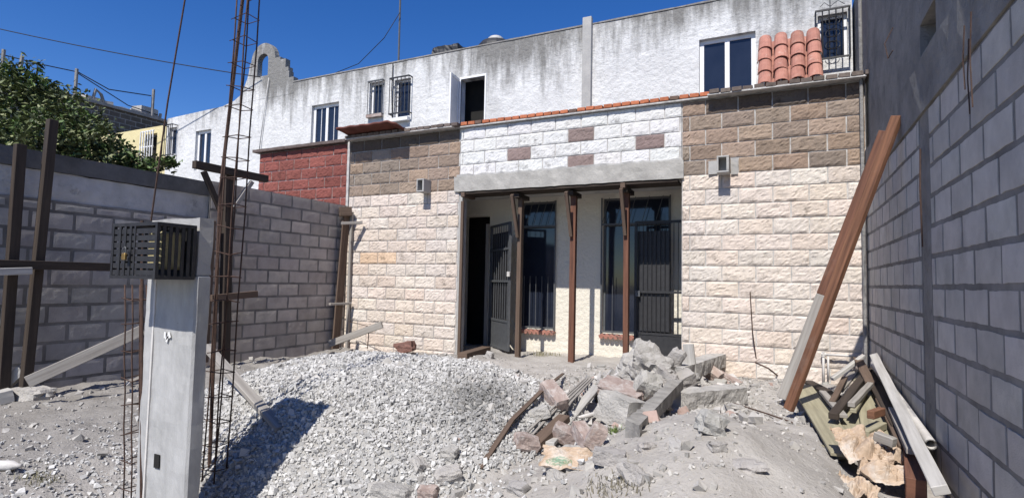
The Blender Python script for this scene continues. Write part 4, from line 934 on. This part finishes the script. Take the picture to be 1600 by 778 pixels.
# debris trough at the right wall
def dz(px, py, z):
    q = at(px, py, Z=z)
    if q.y > 7.45: q = at(px, py, Y=7.45)
    if q.x > .8: q = at(px, py, X=.8)
    return q
DB = [  # p0, p1, width, thickness, mat, label
    (dz(1252, 602, .16), dz(1325, 712, .10), .20, .025, 'wood_olive', 'wide olive form board at the left edge of the debris'),
    (dz(1290, 700, .05), dz(1322, 712, .07), .10, .05, 'wood_olive', 'short olive batten across the front of the wide form board'),
    (dz(1302, 650, .20), dz(1356, 580, .28), .07, .05, 'wood_dark', 'dark batten crossing over the olive boards'),
    (dz(1318, 628, .14), dz(1345, 690, .10), .17, .025, 'wood_olive', 'second olive board lying under the dark batten'),
    (dz(1345, 580, .22), dz(1372, 690, .12), .18, .025, 'wood_olive', 'third olive board in the middle of the debris'),
    (dz(1352, 575, .30), dz(1408, 668, .20), .12, .03, 'wood_dark', 'dark brown board beside the white plank'),
    (dz(1378, 625, .24), dz(1418, 700, .16), .10, .03, 'wood_brown', 'brown board lower down beside the white plank'),
    (dz(1300, 592, .2), dz(1350, 556, .34), .05, .04, 'white_plank', 'pale batten at the far end of the debris'),
    (dz(1310, 610, .2), dz(1338, 578, .26), .08, .03, 'wood_grey', 'splintered grey board at the far end of the debris'),
    (dz(1333, 642, .24), dz(1352, 612, .24), .045, .03, 'wood_olive', 'small olive stick lying on the middle board'),
    (dz(1352, 678, .18), dz(1380, 664, .18), .05, .05, 'wood_olive', 'short sawn block of olive timber above the brown bags'),
    (dz(1368, 680, .22), dz(1398, 692, .20), .06, .06, 'wood_grey', 'grey split log piece above the brown bags'),
    (dz(1360, 648, .26), dz(1378, 642, .26), .05, .06, 'wood_orange', 'small yellowish timber offcut on the middle board'),
    (dz(1424, 700, .10), dz(1432, 775, .02), .10, .20, 'wood_red', 'reddish board end standing under the white plank'),
    (dz(1262, 596, .10), dz(1310, 622, .14), .12, .03, 'wood_dark', 'dark wet board at the foot of the leaning timbers'),
    (dz(1285, 612, .22), dz(1318, 650, .20), .06, .03, 'wood_grey', 'splintered grey offcut above the wide form board'),
    (dz(1320, 590, .28), dz(1300, 628, .22), .05, .03, 'wood_brown', 'thin brown batten near the far end of the debris'),
    (dz(1360, 600, .30), dz(1330, 632, .28), .05, .04, 'wood_grey', 'grey weathered batten lying across the middle board'),
    (dz(1340, 560, .30), dz(1360, 598, .30), .09, .03, 'wood_brown', 'brown board end close to the wall corner'),
    (dz(1395, 640, .26), dz(1425, 705, .20), .06, .04, 'wood_grey', 'grey board edge tucked under the whitewashed plank'),
    (dz(1345, 712, .12), dz(1375, 700, .14), .07, .04, 'wood_brown', 'short brown offcut poking out of the sacks'),
]
for (p0, p1, w_, t_, m_, lab) in DB: board('form_board' if 'board' in lab else 'timber_offcut', lab, 'board' if 'board' in lab else 'timber offcut', p0, p1, w_, t_, m_, nseg=5, warp=.002)
board('plank', 'long whitewashed plank lying along the foot of the blue-grey wall', 'plank', at(1366, 556, X=.84), at(1470, 766, X=.70), .075, .05, 'white_plank', (-.4, 0, 1), nseg=10, warp=.003)
b = MB(); P0, P1 = at(1366, 568, X=.86), at(1455, 694, X=.84); b.tube([P0, P1], .033, 16, hollow=1); b.tube([P0, P1], .028, 16, hollow=1)
pv = b.build('drain_pipe', M['pvc'], smooth=True); tag(pv, 'grey plastic pipe with open end beside the whitewashed plank', 'pipe')
sheet('paper_bag', 'crumpled brown paper sack highest on the debris heap', 'paper bag', 0, 0, (.26, .30), (30, 10, 20), 'bag', 5, .07, pos=dz(1342, 702, .16))
sheet('paper_bag', 'folded brown paper sack beside the reddish board end', 'paper bag', 0, 0, (.20, .24), (20, -20, 50), 'bag', 9, .06, pos=dz(1390, 702, .12))
sheet('paper_bag', 'large torn brown sack at the bottom of the debris', 'paper bag', 0, 0, (.34, .26), (15, 15, 0), 'bag', 14, .07, pos=dz(1395, 745, .06))
sheet('paper_bag', 'pale crumpled sack at the very bottom near the dirt edge', 'paper bag', 0, 0, (.26, .2), (10, -10, 80), 'bag', 21, .07, pos=dz(1340, 768, .04))
sheet('paper_bag', 'small shaded sack fold between the two brown sacks', 'paper bag', 0, 0, (.2, .2), (50, 10, 10), 'bag', 27, .06, pos=dz(1368, 728, .08))
# water pipe at the wall foot
wp = thing('water_pipe', 'dusty water pipe bent along the foot of the beige wall', 'pipe', (.6, FY - .1, .1))
b = MB(); b.tube([(.42, FY - .08, .05), (.42, FY - .08, .40)], .014, 8); b.tube([(.42, FY - .08, .40), (.80, FY - .08, .40)], .014, 8); b.tube([(.47, FY - .08, .1), (.47, FY - .08, .38)], .012, 8); b.build('pipe', M['pvc'], wp, smooth=True)
b = MB(); b.tube([(.395, FY - .08, .40), (.45, FY - .08, .40)], .021, 8); b.tube([(.42, FY - .08, .37), (.42, FY - .08, .43)], .020, 8); b.build('elbow', M['pvc'], wp)
# bottle scrap
q = ground_at(8, 735); b = MB(); b.tube([q + Vector((-.1, -.05, .03)), q + Vector((.03, .02, .03)), q + Vector((.06, .035, .03)), q + Vector((.08, .045, .03))], [.03, .03, .014, .012], 10); tag(b.build('plastic_bottle', M['pvc'], smooth=True), 'crushed plastic bottle lying at the left picture edge', 'bottle')

# ------------------------------------------------------------------ gravel and pebbles (uncountable)
ico_v = []; 
bm = bmesh.new(); bmesh.ops.create_cube(bm, size=1.5); bmesh.ops.triangulate(bm, faces=bm.faces[:]); ICO = np.array([v.co[:] for v in bm.verts]); ICF = np.array([[v.index for v in f.verts] for f in bm.faces]); bm.free()
def scatter(name, pts, sizes, cols, mat_, label):
    n = len(pts); V = np.repeat(ICO[None], n, 0) + rng.uniform(-.42, .42, (n, len(ICO), 3))
    V *= (rng.uniform(.45, 1.3, (n, 1, 3)) * sizes[:, None, None])
    ang = rng.uniform(0, 6.28, (n, 3)); ca, sa = np.cos(ang), np.sin(ang)
    Rz = np.zeros((n, 3, 3)); Rz[:, 0, 0] = ca[:, 0]; Rz[:, 0, 1] = -sa[:, 0]; Rz[:, 1, 0] = sa[:, 0]; Rz[:, 1, 1] = ca[:, 0]; Rz[:, 2, 2] = 1
    Rx = np.zeros((n, 3, 3)); Rx[:, 0, 0] = 1; Rx[:, 1, 1] = ca[:, 1]; Rx[:, 1, 2] = -sa[:, 1]; Rx[:, 2, 1] = sa[:, 1]; Rx[:, 2, 2] = ca[:, 1]
    V = np.einsum('nij,nvj->nvi', Rz @ Rx, V) + pts[:, None, :]
    Fc = (ICF[None] + (np.arange(n) * len(ICO))[:, None, None]).reshape(-1, 3)
    me = bpy.data.meshes.new(name); me.vertices.add(n * len(ICO)); me.vertices.foreach_set('co', V.ravel()); me.loops.add(Fc.size); me.loops.foreach_set('vertex_index', Fc.ravel().astype(np.int32))
    me.polygons.add(len(Fc)); me.polygons.foreach_set('loop_start', np.arange(0, Fc.size, 3, dtype=np.int32)); me.polygons.foreach_set('loop_total', np.full(len(Fc), 3, np.int32)); me.update(calc_edges=True)
    ca_ = me.color_attributes.new('Col', 'FLOAT_COLOR', 'POINT'); c4 = np.ones((n, len(ICO), 4)); c4[:, :, :3] = cols[:, None, :]; ca_.data.foreach_set('color', c4.ravel())
    me.materials.append(mat_); me.validate(); me.polygons.foreach_set('use_smooth', [False] * len(me.polygons)); o_ = bpy.data.objects.new(name, me); COL.objects.link(o_); return tag(o_, label, 'gravel' if 'heap' in label else 'pebbles', kind='stuff')
pts = []; cs = []; sz = []
while len(pts) < 52000:
    x_, y_ = rng.uniform(-5.4, -.9), rng.uniform(1.5, 6.0); h_ = heap(x_, y_)
    pr_ = min(1, h_ / .05) if h_ > 0 else .0
    if h_ <= 0 and rng.random() < (.16 if y_ < 2.9 and -4.4 < x_ < -1.4 else .03) and -5.2 < x_ < -1: pr_ = 1
    if rng.random() > pr_: continue
    s_ = rng.uniform(.007, .0145) * (1.5 if rng.random() < .06 else 1)
    if rng.random() < .3: s_ = rng.uniform(.004, .008)
    pts.append((x_, y_, gz(x_, y_) + s_ * rng.uniform(.1, .9))); sz.append(s_)
    t_ = rng.uniform(.68, 1.12)
    dirt_k = math.exp(-((x_ + 1.95) / .28) ** 2 - ((y_ - 3.55) / .4) ** 2)
    cs.append(np.array((.57, .56, .54)) * t_ * (1 - .55 * dirt_k))
scatter('gravel', np.array(pts), np.array(sz), np.array(cs), M['stone'], 'heap of grey crushed stone gravel in the middle of the lot')
pts = []; cs = []; sz = []
while len(pts) < 9000:
    x_, y_ = rng.uniform(-7.1, .6), rng.uniform(1.3, 7.7)
    dens = .25 + .75 * max(0, noise.noise(Vector((x_ * 1.2, y_ * 1.2, 4)))) + (.8 if -2.6 < x_ < -.2 and y_ < 6.8 else 0) + (.8 if y_ > 5.3 and x_ > -2.6 else 0)
    if rng.random() > dens / 1.6: continue
    s_ = min(.035, .004 + rng.exponential(.0055)); pts.append((x_, y_, gz(x_, y_) + s_ * .3)); sz.append(s_); cs.append(np.array((.46, .44, .41)) * rng.uniform(.7, 1.15))
scatter('pebbles', np.array(pts), np.array(sz), np.array(cs), M['stone'], 'loose pebbles and crumbs of mortar over the dusty soil')
pts = []; cs = []; sz = []
while len(pts) < 2600:
    x_, y_ = -1.35 + rng.normal(0, .55), 5.75 + rng.normal(0, .75)
    if y_ > 7.65 or x_ > .2: continue
    s_ = min(.055, .006 + rng.exponential(.012)); pts.append((x_, y_, gz(x_, y_) + s_ * .3)); sz.append(s_); cs.append(np.array((.50, .48, .455)) * rng.uniform(.75, 1.15) if rng.random() > .12 else np.array((.42, .31, .27)))
scatter('rubble_crumbs', np.array(pts), np.array(sz), np.array(cs), M['stone'], 'broken mortar and concrete crumbs spread over the rubble pile')
# grass tufts
def tuft(lab, px, py, n, h_, c_, spread):
    b = MB(); p = ground_at(px, py)
    for k in range(n):
        q = p + Vector((random.gauss(0, spread), random.gauss(0, spread * .6), 0)); q.z = gz(q.x, q.y) - .005
        d = Vector((random.gauss(0, .5), random.gauss(0, .5), 1)).normalized() * h_ * random.uniform(.5, 1.1); s_ = Vector((random.gauss(0, 1), random.gauss(0, 1), 0)).normalized() * .003
        mid = q + d * .6 + Vector((0, 0, .01)); b.add([q - s_, q + s_, mid + s_ * .7, mid - s_ * .7, q + d * 1.0 + Vector((d.x, d.y, -.2 * h_)) * .4], [(0, 1, 2, 3), (3, 2, 4)], jit(c_, .2))
    tag(b.build('grass', M['leaf']), lab, 'grass', kind='stuff')
tuft('green grass tuft in the rubble', 958, 678, 60, .07, (.16, .22, .06), .03)
tuft('dry grass tuft at the foot of the cream wall', 850, 556, 160, .09, (.30, .27, .16), .14)
tuft('dry weeds left of the concrete pillar', 65, 752, 90, .05, (.22, .20, .13), .08)
tuft('dry weeds below the torn paper bag', 960, 762, 160, .05, (.26, .23, .17), .08)
tuft('sparse weeds under the rebar cage', 250, 772, 60, .05, (.25, .24, .14), .05)
